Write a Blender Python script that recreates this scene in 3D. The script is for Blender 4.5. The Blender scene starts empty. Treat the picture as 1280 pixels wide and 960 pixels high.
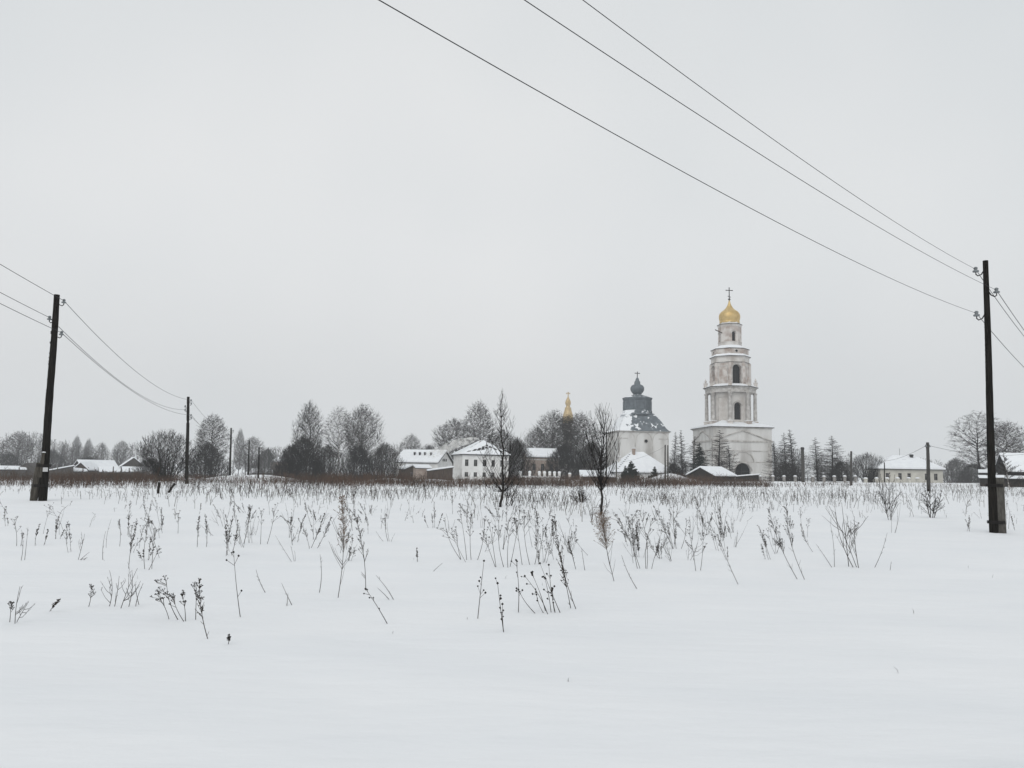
import bpy, math, random
import numpy as np
from mathutils import Vector, Matrix

# ------------------------------------------------------------------ camera, sky, light
scene = bpy.context.scene
F = 960.0                      # focal length in pixels of the 1280 x 960 photograph
PITCH = math.atan(108 / F)
SP, CP = math.sin(PITCH), math.cos(PITCH)
CZ = 1.65
ROLL = math.radians(1.1)      # the phone was held a touch askew
CR, SR = math.cos(ROLL), math.sin(ROLL)

cam_d = bpy.data.cameras.new('camera')
cam_d.sensor_width = 36.0
cam_d.lens = 36.0 * F / 1280
cam_d.clip_start = 0.1
cam_d.clip_end = 6000
cam = bpy.data.objects.new('camera', cam_d)
scene.collection.objects.link(cam)
cam.location = (0, 0, CZ)
cam.rotation_euler = (Matrix.Rotation(math.pi / 2 + PITCH, 3, 'X') @ Matrix.Rotation(ROLL, 3, 'Z')).to_euler()
scene.camera = cam

SUN_EL, SUN_AZ = 35.0, 205.0   # degrees; azimuth clockwise from +Y: behind the camera, veiled by cloud
world = bpy.data.worlds.new('World')
scene.world = world
world.use_nodes = True
wn, wl = world.node_tree.nodes, world.node_tree.links
wn.clear()
sky = wn.new('ShaderNodeTexSky')
sky.sky_type = 'NISHITA'
sky.sun_disc = False
sky.sun_elevation = math.radians(SUN_EL)
sky.sun_rotation = math.radians(SUN_AZ)
sky.dust_density = 6.0
bw = wn.new('ShaderNodeHueSaturation')
bw.inputs['Saturation'].default_value = 0.08
wl.new(sky.outputs[0], bw.inputs['Color'])
tc = wn.new('ShaderNodeTexCoord')
cl = wn.new('ShaderNodeTexNoise')
cl.inputs['Scale'].default_value = 1.3
cl.inputs['Detail'].default_value = 3.0
cm_ = wn.new('ShaderNodeMapping')
cm_.inputs['Location'].default_value = (0.35, 0.0, 0.2)
wl.new(tc.outputs['Generated'], cm_.inputs['Vector'])
wl.new(cm_.outputs['Vector'], cl.inputs['Vector'])
clr = wn.new('ShaderNodeValToRGB')
clr.color_ramp.elements[0].position = 0.3
clr.color_ramp.elements[0].color = (5.9, 6.28, 6.52, 1)
clr.color_ramp.elements[1].position = 0.7
clr.color_ramp.elements[1].color = (7.3, 7.42, 7.5, 1)
wl.new(cl.outputs['Fac'], clr.inputs['Fac'])
mx = wn.new('ShaderNodeMix')
mx.data_type = 'RGBA'
mx.inputs['Factor'].default_value = 0.97
wl.new(bw.outputs[0], mx.inputs['A'])
wl.new(clr.outputs[0], mx.inputs['B'])
sep = wn.new('ShaderNodeSeparateXYZ')
wl.new(tc.outputs['Generated'], sep.inputs[0])
hz_ = wn.new('ShaderNodeMapRange')
hz_.interpolation_type = 'SMOOTHSTEP'
hz_.inputs['From Min'].default_value = 0.0
hz_.inputs['From Max'].default_value = 0.30
hz_.inputs['To Min'].default_value = 0.90
hz_.inputs['To Max'].default_value = 1.03
wl.new(sep.outputs['Z'], hz_.inputs['Value'])
hm_ = wn.new('ShaderNodeMix')
hm_.data_type = 'RGBA'
hm_.blend_type = 'MULTIPLY'
hm_.inputs['Factor'].default_value = 1.0
wl.new(mx.outputs['Result'], hm_.inputs['A'])
wl.new(hz_.outputs[0], hm_.inputs['B'])
bg = wn.new('ShaderNodeBackground')
bg.inputs['Strength'].default_value = 0.1
wl.new(hm_.outputs['Result'], bg.inputs['Color'])
wo = wn.new('ShaderNodeOutputWorld')
wl.new(bg.outputs[0], wo.inputs['Surface'])

sun_d = bpy.data.lights.new('sun', 'SUN')
sun_d.energy = 0.9
sun_d.angle = math.radians(60)
sun_d.color = (1.0, 0.97, 0.93)
sun = bpy.data.objects.new('sun', sun_d)
scene.collection.objects.link(sun)
az, el = math.radians(SUN_AZ), math.radians(SUN_EL)
sv = Vector((math.sin(az) * math.cos(el), math.cos(az) * math.cos(el), math.sin(el)))
sun.rotation_euler = sv.to_track_quat('Z', 'Y').to_euler()

scene.view_settings.view_transform = 'Standard'
scene.view_settings.look = 'None'
scene.view_settings.exposure = 0.07
scene.view_settings.gamma = 1.0
scene.view_settings.use_curve_mapping = False
scene.render.engine = 'CYCLES'
scene.cycles.volume_bounces = 2
scene.render.resolution_x, scene.render.resolution_y = 1024, 768

# ------------------------------------------------------------------ ground shape and pixel helpers
DY = [-400, 0, 5, 12, 20, 30, 45, 70, 90, 120, 170, 250, 400, 800, 5000]
DD = [1.7, 1.65, 1.65, 1.65, 1.6, 1.48, 1.42, 1.45, 1.6, 1.88, 2.4, 3.3, 4.8, 6.0, 6.0]
MOUNDS = [  # px-derived x, y, radius x, radius y, height
    (-36.0, 112, 5.0, 3.5, 0.9), (-42.0, 118, 4.0, 3.0, 0.7), (26.5, 128, 3.6, 3.0, 1.5), (23.8, 122, 2.5, 2.2, 0.8),
    (-12.5, 125, 4.0, 2.2, 0.7), (-18.0, 118, 4.5, 2.0, 0.7), (2.9, 4.2, 0.4, 0.35, 0.14), (66, 118, 30, 6, 0.55),
    (40, 125, 18, 6, 0.35), (6.0, 128, 7, 4, 0.6)]

def sstep(a, b, v):
    t = np.clip((v - a) / (b - a), 0, 1)
    return t * t * (3 - 2 * t)

def ground(x, y):
    x = np.asarray(x, float); y = np.asarray(y, float)
    d = np.interp(y, DY, DD)
    d = d - 0.0115 * np.clip(x, -170, 100) * sstep(25, 65, y)
    z = CZ - d
    n = 0.5 * np.sin(x * .31 + 1.3 * np.sin(y * .17)) + .5 * np.sin(y * .43 + 1.1 * np.sin(x * .23 + 2))
    n2 = np.sin(x * 1.3 + 2 * np.sin(y * .9)) * np.sin(y * 1.7 + np.sin(x * 1.1 + 1))
    z = z + 0.035 * n * sstep(3, 12, y) + 0.012 * n2
    z = z + 0.12 * np.sin(x * .09 + y * .05) * sstep(60, 100, y)
    for mx_, my_, rx, ry, h in MOUNDS:
        z = z + h * np.exp(-((x - mx_) / rx) ** 2 - ((y - my_) / ry) ** 2)
    return z

def G(x, y):
    return float(ground(x, y))

def ray(px, py):
    a = (px - 640) / F; b = (480 - py) / F
    u, v = a * CR - b * SR, a * SR + b * CR
    return u, CP - v * SP, SP + v * CP

def W(px, py, Y):               # world point seen at a pixel of the photograph, at depth Y
    a, b, c = ray(px, py)
    return Vector((a * Y / b, Y, CZ + c * Y / b))

def hit(px, py):                # where the ray through a pixel meets the snow
    a, b, c = ray(px, py)
    lo, hi = 1.0, 400.0
    t = np.geomspace(lo, hi, 1500)
    below = (CZ + c / b * t) < ground(a / b * t, t)
    i = int(np.argmax(below)) if below.any() else len(t) - 1
    Y = float(t[i])
    return Vector((a / b * Y, Y, G(a / b * Y, Y)))

COL = scene.collection
rnd = random.Random(7)
RNG = np.random.default_rng(11)

# ------------------------------------------------------------------ materials
MATS = {}
def mat(name, c1, c2=None, scale=4.0, rough=0.8, metal=0.0, bump=0.0, bscale=None, detail=5.0, lo=0.35, hi=0.65, stretch=None, spec=0.06):
    m = bpy.data.materials.new(name); m.use_nodes = True
    n, l = m.node_tree.nodes, m.node_tree.links
    b = n['Principled BSDF']
    b.inputs['Roughness'].default_value = rough
    b.inputs['Metallic'].default_value = metal
    b.inputs['Specular IOR Level'].default_value = spec
    t = n.new('ShaderNodeTexCoord'); vec = t.outputs['Object']
    if stretch:
        mp = n.new('ShaderNodeMapping'); mp.inputs['Scale'].default_value = stretch
        l.new(vec, mp.inputs['Vector']); vec = mp.outputs['Vector']
    if c2 is None:
        c2 = tuple(x * 0.75 for x in c1)
    nz = n.new('ShaderNodeTexNoise'); nz.inputs['Scale'].default_value = scale; nz.inputs['Detail'].default_value = detail
    l.new(vec, nz.inputs['Vector'])
    r = n.new('ShaderNodeValToRGB')
    r.color_ramp.elements[0].position = lo; r.color_ramp.elements[0].color = (*c1, 1)
    r.color_ramp.elements[1].position = hi; r.color_ramp.elements[1].color = (*c2, 1)
    l.new(nz.outputs['Fac'], r.inputs['Fac']); l.new(r.outputs['Color'], b.inputs['Base Color'])
    if bump:
        nb = n.new('ShaderNodeTexNoise'); nb.inputs['Scale'].default_value = bscale or scale * 4; nb.inputs['Detail'].default_value = 6
        l.new(vec, nb.inputs['Vector'])
        bp = n.new('ShaderNodeBump'); bp.inputs['Strength'].default_value = bump; bp.inputs['Distance'].default_value = 0.03
        l.new(nb.outputs['Fac'], bp.inputs['Height']); l.new(bp.outputs['Normal'], b.inputs['Normal'])
    MATS[name] = m
    return m

mat('snow_field', (.835, .845, .86), (.80, .815, .835), scale=0.6, rough=.7, bump=.6, bscale=2.6, stretch=(.55, 1.6, 1))
mat('snow', (.84, .86, .88), (.78, .80, .83), scale=1.2, rough=.75, bump=.3, bscale=2)
mat('plaster', (.64, .62, .595), (.44, .405, .375), scale=.55, rough=.9, detail=9, bump=.3, bscale=6, lo=.38, hi=.68)
mat('plaster_worn', (.60, .57, .54), (.36, .295, .26), scale=.7, rough=.9, detail=10, bump=.4, bscale=6, lo=.40, hi=.66)
mat('trim', (.58, .565, .545), (.34, .32, .30), scale=1.2, rough=.9, detail=8)
mat('stain_plaster', (.68, .675, .66), (.42, .405, .385), scale=.5, rough=.9, detail=9, stretch=(1, 1, .25), lo=.42, hi=.72)
mat('grey_plaster', (.34, .325, .31), (.22, .21, .20), scale=1.5, rough=.95, detail=8)
mat('white_wall', (.78, .78, .77), (.66, .65, .64), scale=.8, rough=.9, detail=8)
mat('cream_wall', (.58, .565, .51), (.46, .445, .40), scale=.9, rough=.9, detail=8)
mat('brick_wall', (.40, .335, .29), (.30, .235, .20), scale=1.5, rough=.95, detail=9)
mat('grey_wood', (.10, .092, .085), (.055, .05, .047), scale=3, rough=.95, stretch=(4, 4, .4), bump=.4)
mat('brown_wood', (.085, .062, .048), (.045, .034, .028), scale=3, rough=.95, stretch=(4, 4, .4), bump=.4)
mat('dark_wood', (.035, .031, .028), (.018, .016, .015), scale=3, rough=.95, stretch=(4, 4, .4), bump=.4)
mat('pole_wood', (.022, .0195, .0165), (.0045, .004, .0036), scale=6, rough=.95, stretch=(6, 6, .35), bump=.7, bscale=16)
mat('pole_grey', (.075, .072, .068), (.045, .043, .04), scale=5, rough=.95, stretch=(6, 6, .4), bump=.4)
mat('stub_wood', (.10, .092, .078), (.045, .04, .034), scale=5, rough=.95, stretch=(6, 6, .4), bump=.6)
mat('concrete', (.105, .10, .09), (.06, .056, .05), scale=6, rough=.95, bump=.4, stretch=(3, 3, 1))
mat('iron', (.02, .02, .02), (.035, .03, .028), scale=20, rough=.6, metal=.6)
mat('porcelain', (.22, .24, .25), (.16, .17, .18), scale=10, rough=.25)
mat('wire', (.035, .037, .04), (.025, .025, .028), scale=5, rough=.6)
mat('plate', (.55, .55, .55), (.4, .4, .4), scale=30, rough=.7)
mat('gold', (.66, .49, .23), (.52, .37, .16), scale=1.2, rough=.42, metal=.55)
mat('pale_gold', (.60, .47, .28), (.46, .35, .20), scale=2, rough=.5, metal=.4)
mat('roof_tin', (.165, .188, .205), (.12, .138, .153), scale=1.5, rough=.6, metal=.15, detail=7)
mat('roof_dark', (.05, .05, .052), (.03, .03, .03), scale=2, rough=.8)
mat('glass_dark', (.008, .009, .011), (.016, .018, .02), scale=3, rough=.2, spec=.15)
mat('frame_paint', (.30, .29, .28), (.2, .19, .18), scale=8, rough=.8)
mat('bark', (.036, .032, .030), (.020, .018, .017), scale=3, rough=.95, stretch=(3, 3, .7))
mat('birch_bark', (.42, .40, .38), (.07, .06, .055), scale=2.2, rough=.9, lo=.46, hi=.60, stretch=(1.2, 1.2, 2.2))
mat('twig', (.034, .029, .027), (.022, .019, .018), scale=.8, rough=.95)
mat('twig_dark', (.020, .017, .016), (.013, .0115, .011), scale=.8, rough=.95)
mat('twig_red', (.050, .036, .031), (.032, .024, .022), scale=.8, rough=.95)
mat('twig_pale', (.085, .078, .075), (.06, .055, .053), scale=.8, rough=.95)
mat('needle', (.018, .028, .022), (.010, .017, .013), scale=2, rough=.9)
mat('stalk', (.030, .025, .021), (.055, .044, .035), scale=6, rough=.95)
mat('stalk_grey', (.075, .066, .058), (.045, .040, .036), scale=6, rough=.95)
mat('seed', (.016, .014, .013), (.03, .025, .021), scale=20, rough=.95)
mat('plume', (.25, .185, .14), (.12, .085, .062), scale=9, rough=.95)
mat('dry_mass', (.115, .074, .054), (.048, .040, .035), scale=.22, rough=.95, detail=8, lo=.4, hi=.62)
mat('dry_mid', (.085, .070, .058), (.035, .029, .025), scale=.6, rough=.95, detail=8, lo=.4, hi=.6)

# roof metal with patches of lying snow (coating, follows its own noise)
def snowy_tin():
    m = mat('tin_snow', (.165, .188, .205), (.12, .138, .153), scale=1.5, rough=.6)
    n, l = m.node_tree.nodes, m.node_tree.links
    b = n['Principled BSDF']; src = b.inputs['Base Color'].links[0].from_socket
    t = n.new('ShaderNodeTexCoord'); nz = n.new('ShaderNodeTexNoise')
    nz.inputs['Scale'].default_value = .62; nz.inputs['Detail'].default_value = 8; nz.inputs['Roughness'].default_value = .66
    l.new(t.outputs['Object'], nz.inputs['Vector'])
    sx = n.new('ShaderNodeSeparateXYZ'); l.new(t.outputs['Object'], sx.inputs[0])
    # wind drove the snow onto one side of the roof
    a = n.new('ShaderNodeMath'); a.operation = 'MULTIPLY_ADD'; a.inputs[1].default_value = -.05; l.new(sx.outputs['X'], a.inputs[0]); l.new(nz.outputs['Fac'], a.inputs[2])
    r = n.new('ShaderNodeValToRGB'); r.color_ramp.elements[0].position = .585; r.color_ramp.elements[1].position = .605
    n2 = n.new('ShaderNodeTexNoise'); n2.inputs['Scale'].default_value = 1.25; n2.inputs['Detail'].default_value = 5; l.new(t.outputs['Object'], n2.inputs['Vector'])
    b2 = n.new('ShaderNodeMath'); b2.operation = 'ADD'; b2.inputs[1].default_value = -.035; l.new(n2.outputs['Fac'], b2.inputs[0])
    mx2 = n.new('ShaderNodeMath'); mx2.operation = 'MAXIMUM'; l.new(a.outputs[0], mx2.inputs[0]); l.new(b2.outputs[0], mx2.inputs[1])
    l.new(mx2.outputs[0], r.inputs['Fac'])
    mxn = n.new('ShaderNodeMix'); mxn.data_type = 'RGBA'; l.new(r.outputs['Color'], mxn.inputs['Factor'])
    l.new(src, mxn.inputs['A']); mxn.inputs['B'].default_value = (.82, .84, .86, 1)
    l.new(mxn.outputs['Result'], b.inputs['Base Color'])
snowy_tin()

# ------------------------------------------------------------------ object helpers
def tag(o, label=None, cat=None, group=None, kind=None):
    if label: o['label'] = label
    if cat: o['category'] = cat
    if group: o['group'] = group
    if kind: o['kind'] = kind
    return o

def empty(name, loc=(0, 0, 0), rz=0.0, label=None, cat=None, group=None):
    o = bpy.data.objects.new(name, None); COL.objects.link(o)
    o.location = loc; o.rotation_euler = (0, 0, rz); o.empty_display_size = .3
    return tag(o, label, cat, group)

def link(name, me, m, parent=None, smooth=False):
    me.materials.append(MATS[m])
    if smooth: me.polygons.foreach_set('use_smooth', [True] * len(me.polygons))
    o = bpy.data.objects.new(name, me); COL.objects.link(o); o.parent = parent
    return o

def copy_tree(o, parent=None):
    c = o.copy(); COL.objects.link(c); c.parent = parent
    for ch in o.children: copy_tree(ch, c)
    return c

class MB:
    def __init__(s): s.v = []; s.f = []
    def add(s, vs, fs):
        k = len(s.v); s.v += [tuple(q) for q in vs]; s.f += [tuple(i + k for i in f) for f in fs]; return s
    def box(s, x0, x1, y0, y1, z0, z1):
        return s.add([(x0, y0, z0), (x1, y0, z0), (x1, y1, z0), (x0, y1, z0), (x0, y0, z1), (x1, y0, z1), (x1, y1, z1), (x0, y1, z1)],
                     [(3, 2, 1, 0), (4, 5, 6, 7), (0, 1, 5, 4), (1, 2, 6, 5), (2, 3, 7, 6), (3, 0, 4, 7)])
    def beam(s, p0, p1, w, h, up=(0, 0, 1)):
        p0, p1 = Vector(p0), Vector(p1); d = (p1 - p0).normalized(); u = Vector(up)
        a = d.cross(u)
        a = a.normalized() if a.length > 1e-4 else Vector((1, 0, 0))
        b = a.cross(d).normalized(); vs = []
        for q in (p0, p1):
            for i, j in ((-1, -1), (1, -1), (1, 1), (-1, 1)): vs.append(q + a * w * i / 2 + b * h * j / 2)
        return s.add(vs, [(3, 2, 1, 0), (4, 5, 6, 7), (0, 1, 5, 4), (1, 2, 6, 5), (2, 3, 7, 6), (3, 0, 4, 7)])
    def lathe(s, prof, n=24, phase=0.0, cx=0, cy=0, cap=True):
        vs, fs = [], []
        for r, z in prof:
            for i in range(n):
                a = phase + 2 * math.pi * i / n
                vs.append((cx + r * math.cos(a), cy + r * math.sin(a), z))
        for k in range(len(prof) - 1):
            for i in range(n):
                j = (i + 1) % n
                fs.append((k * n + i, k * n + j, (k + 1) * n + j, (k + 1) * n + i))
        if cap:
            fs.append(tuple(reversed(range(n)))); fs.append(tuple(range((len(prof) - 1) * n, len(prof) * n)))
        return s.add(vs, fs)
    def tube(s, pts, rad, n=8):
        vs, fs = [], []; pts = [Vector(q) for q in pts]
        for k, q in enumerate(pts):
            d = (pts[min(k + 1, len(pts) - 1)] - pts[max(k - 1, 0)]).normalized()
            a = d.cross(Vector((0, 0, 1)))
            a = a.normalized() if a.length > .05 else d.cross(Vector((0, 1, 0))).normalized()
            b = d.cross(a); r = rad[k] if hasattr(rad, '__len__') else rad
            for i in range(n):
                t = 2 * math.pi * i / n; vs.append(q + a * r * math.cos(t) + b * r * math.sin(t))
        for k in range(len(pts) - 1):
            for i in range(n):
                j = (i + 1) % n; fs.append((k * n + i, k * n + j, (k + 1) * n + j, (k + 1) * n + i))
        fs.append(tuple(reversed(range(n)))); fs.append(tuple(range((len(pts) - 1) * n, len(pts) * n)))
        return s.add(vs, fs)
    def slab(s, polys, d0, d1):            # roof polygons given as 3-D points, thickened straight up from d0 to d1
        cnt = {}
        key = lambda p: tuple(round(c, 4) for c in p)
        for P in polys:
            for i in range(len(P)):
                e = (key(P[i]), key(P[(i + 1) % len(P)])); cnt[e] = cnt.get(e, 0) + 1
        for P in polys:
            n = len(P)
            vs = [(p[0], p[1], p[2] + d1) for p in P] + [(p[0], p[1], p[2] + d0) for p in P]
            fs = [tuple(range(n)), tuple(reversed(range(n, 2 * n)))]
            for i in range(n):
                j = (i + 1) % n
                if (key(P[j]), key(P[i])) not in cnt: fs.append((n + i, n + j, j, i))
            s.add(vs, fs)
        return s
    def panel(s, o, t, nrm, w0, w1, z0, z1, holes=(), depth=.2, arch=None):
        """wall face in the plane through o with tangent t; rectangular holes (s0,s1,zb,zt) or one arch (s,h,zb,zs)"""
        o, t, nrm = Vector(o), Vector(t), Vector(nrm)
        pt = lambda a, z, d=0.0: tuple(o + t * a - nrm * d + Vector((0, 0, z)))
        def q(*p): s.add(p, [tuple(range(len(p)))])
        if arch:
            c, h, zb, zs = arch; N = 12
            if zb > z0: q(pt(w0, z0), pt(w1, z0), pt(w1, zb), pt(w0, zb))
            q(pt(w0, zb), pt(c - h, zb), pt(c - h, zs), pt(c - h, z1), pt(w0, z1))
            q(pt(c + h, zb), pt(w1, zb), pt(w1, z1), pt(c + h, z1), pt(c + h, zs))
            A = [(c - h * math.cos(math.pi * i / N), zs + h * math.sin(math.pi * i / N)) for i in range(N + 1)]
            for i in range(N): q(pt(*A[i]), pt(*A[i + 1]), pt(A[i + 1][0], z1), pt(A[i][0], z1))
            O = [(c - h, zb)] + A + [(c + h, zb)]
            for i in range(len(O)):
                a, b = O[i], O[(i + 1) % len(O)]; q(pt(*a), pt(*a, depth), pt(*b, depth), pt(*b))
            return s
        xs = sorted({w0, w1, *[h[0] for h in holes], *[h[1] for h in holes]})
        zs = sorted({z0, z1, *[h[2] for h in holes], *[h[3] for h in holes]})
        for i in range(len(xs) - 1):
            for j in range(len(zs) - 1):
                cx, cz = (xs[i] + xs[i + 1]) / 2, (zs[j] + zs[j + 1]) / 2
                if any(h[0] < cx < h[1] and h[2] < cz < h[3] for h in holes): continue
                q(pt(xs[i], zs[j]), pt(xs[i + 1], zs[j]), pt(xs[i + 1], zs[j + 1]), pt(xs[i], zs[j + 1]))
        for a, b, c, d in holes:
            O = [(a, c), (b, c), (b, d), (a, d)]
            for i in range(4): q(pt(*O[i]), pt(*O[(i + 1) % 4]), pt(*O[(i + 1) % 4], depth), pt(*O[i], depth))
        return s
    def mesh(s, name):
        me = bpy.data.meshes.new(name); me.from_pydata(s.v, [], s.f); me.validate(); me.update(); return me
    def build(s, name, m, parent=None, smooth=False):
        return link(name, s.mesh(name), m, parent, smooth)

def tubes_mesh(name, S, sides=3):
    """S: array of rows x0 y0 z0 r0 x1 y1 z1 r1 -> one mesh of thin tapered tubes"""
    S = np.asarray(S, float); n = len(S)
    a, ra, b, rb = S[:, 0:3], S[:, 3], S[:, 4:7], S[:, 7]
    d = b - a; L = np.linalg.norm(d, axis=1, keepdims=True); d = d / np.maximum(L, 1e-9)
    ref = np.where(np.abs(d[:, 2:3]) > .9, np.array([[1., 0, 0]]), np.array([[0, 0, 1.]]))
    u = np.cross(d, ref); u /= np.maximum(np.linalg.norm(u, axis=1, keepdims=True), 1e-9); w = np.cross(d, u)
    V = np.empty((n, 2 * sides, 3))
    for i in range(sides):
        t = 2 * math.pi * i / sides; o = u * math.cos(t) + w * math.sin(t)
        V[:, i] = a + o * ra[:, None]; V[:, sides + i] = b + o * rb[:, None]
    fq = np.array([[i, (i + 1) % sides, sides + (i + 1) % sides, sides + i] for i in range(sides)])
    Q = (fq[None] + (np.arange(n) * 2 * sides)[:, None, None]).reshape(-1, 4)
    me = bpy.data.meshes.new(name)
    me.vertices.add(n * 2 * sides); me.vertices.foreach_set('co', V.reshape(-1))
    me.loops.add(len(Q) * 4); me.loops.foreach_set('vertex_index', Q.reshape(-1).astype(np.int32))
    me.polygons.add(len(Q)); me.polygons.foreach_set('loop_start', np.arange(len(Q), dtype=np.int32) * 4)
    me.update(calc_edges=True)
    return me

# ------------------------------------------------------------------ the setting: snow field
def build_ground():
    u = np.linspace(-1, 1, 421); xs = np.sinh(u * 6.2) / np.sinh(6.2) * 2600
    v = np.linspace(0, 1, 430); ys = -60 + 60 * 0
    ys = np.concatenate([[-400, -120, -40, -15, -6, -2, 0, 1.2], np.geomspace(2, 4500, 420)])
    X, Y = np.meshgrid(xs, ys)
    # fan the columns out with distance so that the near ground gets fine cells
    Z = ground(X, Y)
    ny, nx = X.shape
    V = np.stack([X, Y, Z], -1).reshape(-1, 3)
    i = np.arange((ny - 1) * (nx - 1)); r, c = i // (nx - 1), i % (nx - 1)
    a = r * nx + c
    Q = np.stack([a, a + 1, a + nx + 1, a + nx], -1)
    me = bpy.data.meshes.new('snow_field')
    me.vertices.add(len(V)); me.vertices.foreach_set('co', V.reshape(-1))
    me.loops.add(len(Q) * 4); me.loops.foreach_set('vertex_index', Q.reshape(-1).astype(np.int32))
    me.polygons.add(len(Q)); me.polygons.foreach_set('loop_start', np.arange(len(Q), dtype=np.int32) * 4)
    me.update(calc_edges=True)
    o = link('snow_field', me, 'snow_field', None, True)
    tag(o, 'open field and village ground under smooth deep snow', None, None, 'structure')
build_ground()

# ------------------------------------------------------------------ placing buildings
def frame_at(px, Y, theta_deg, sink=0.0):
    """base point and heading: the front (local -Y) looks at the camera, turned theta to the viewer's right so that the left side shows"""
    p = W(px, 602, Y); x = p.x
    phi = math.atan2(x, Y); th = math.radians(theta_deg)
    tx, ty = -math.sin(phi), -math.cos(phi); rx, ry = math.cos(phi), -math.sin(phi)
    nx, ny = math.cos(th) * tx + math.sin(th) * rx, math.cos(th) * ty + math.sin(th) * ry
    return (x, Y, G(x, Y) - sink), math.atan2(nx, -ny)

def zz(py, Y, base, px=640):   # height above a base for a pixel row at depth Y
    return W(px, py, Y).z - base

def windows(root, t, nrm, o, holes, depth, bars=True, label=None):
    o, t, nrm = Vector(o), Vector(t), Vector(nrm)
    for a, b, c, d in holes:
        fr = MB(); w = .07
        P = lambda s_, z, dp: o + t * s_ - nrm * dp + Vector((0, 0, z))
        dp = depth * .55
        fr.beam(P(a + w / 2, c, dp), P(a + w / 2, d, dp), w, .08, nrm)
        fr.beam(P(b - w / 2, c, dp), P(b - w / 2, d, dp), w, .08, nrm)
        fr.beam(P(a + w, d - w / 2, dp), P(b - w, d - w / 2, dp), .08, w, (0, 0, 1))
        fr.beam(P(a + w, c + w / 2, dp), P(b - w, c + w / 2, dp), .08, w, (0, 0, 1))
        if bars:
            fr.beam(P((a + b) / 2, c + w, dp + .01), P((a + b) / 2, d - w, dp + .01), .05, .05, nrm)
            fr.beam(P(a + w, c + (d - c) * .66, dp + .015), P(b - w, c + (d - c) * .66, dp + .015), .05, .05, (0, 0, 1))
        wobj = fr.build('window', 'frame_paint', root)
        MB().add([P(a, c, depth * .9), P(b, c, depth * .9), P(b, d, depth * .9), P(a, d, depth * .9)], [(0, 1, 2, 3)]).build('pane', 'glass_dark', wobj)

def roof_polys(L, D, ze, zr, kind, ov, ridge=None):
    hx, hy = L / 2 + ov, D / 2 + ov
    if kind == 'gable_x':       # ridge parallel to the front
        return [[(-hx, -hy, ze), (hx, -hy, ze), (hx, 0, zr), (-hx, 0, zr)], [(hx, hy, ze), (-hx, hy, ze), (-hx, 0, zr), (hx, 0, zr)]]
    if kind == 'gable_y':       # gable end to the front
        return [[(-hx, hy, ze), (-hx, -hy, ze), (0, -hy, zr), (0, hy, zr)], [(hx, -hy, ze), (hx, hy, ze), (0, hy, zr), (0, -hy, zr)]]
    if kind == 'hip_x':
        r = ridge if ridge is not None else max(hx - hy, .01)
        return [[(-hx, -hy, ze), (hx, -hy, ze), (r, 0, zr), (-r, 0, zr)], [(hx, hy, ze), (-hx, hy, ze), (-r, 0, zr), (r, 0, zr)],
                [(hx, -hy, ze), (hx, hy, ze), (r, 0, zr)], [(-hx, hy, ze), (-hx, -hy, ze), (-r, 0, zr)]]
    if kind == 'hip_y':
        r = ridge if ridge is not None else max(hy - hx, .01)
        return [[(-hx, -hy, ze), (hx, -hy, ze), (0, -r, zr)], [(hx, hy, ze), (-hx, hy, ze), (0, r, zr)],
                [(hx, -hy, ze), (hx, hy, ze), (0, r, zr), (0, -r, zr)], [(-hx, hy, ze), (-hx, -hy, ze), (0, -r, zr), (0, r, zr)]]
    if kind == 'shed':          # falls to the front
        return [[(-hx, -hy, ze), (hx, -hy, ze), (hx, hy, zr), (-hx, hy, zr)]]
    if kind == 'shed_l':        # falls to the left
        return [[(-hx, -hy, ze), (hx, -hy, zr), (hx, hy, zr), (-hx, hy, ze)]]

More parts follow.
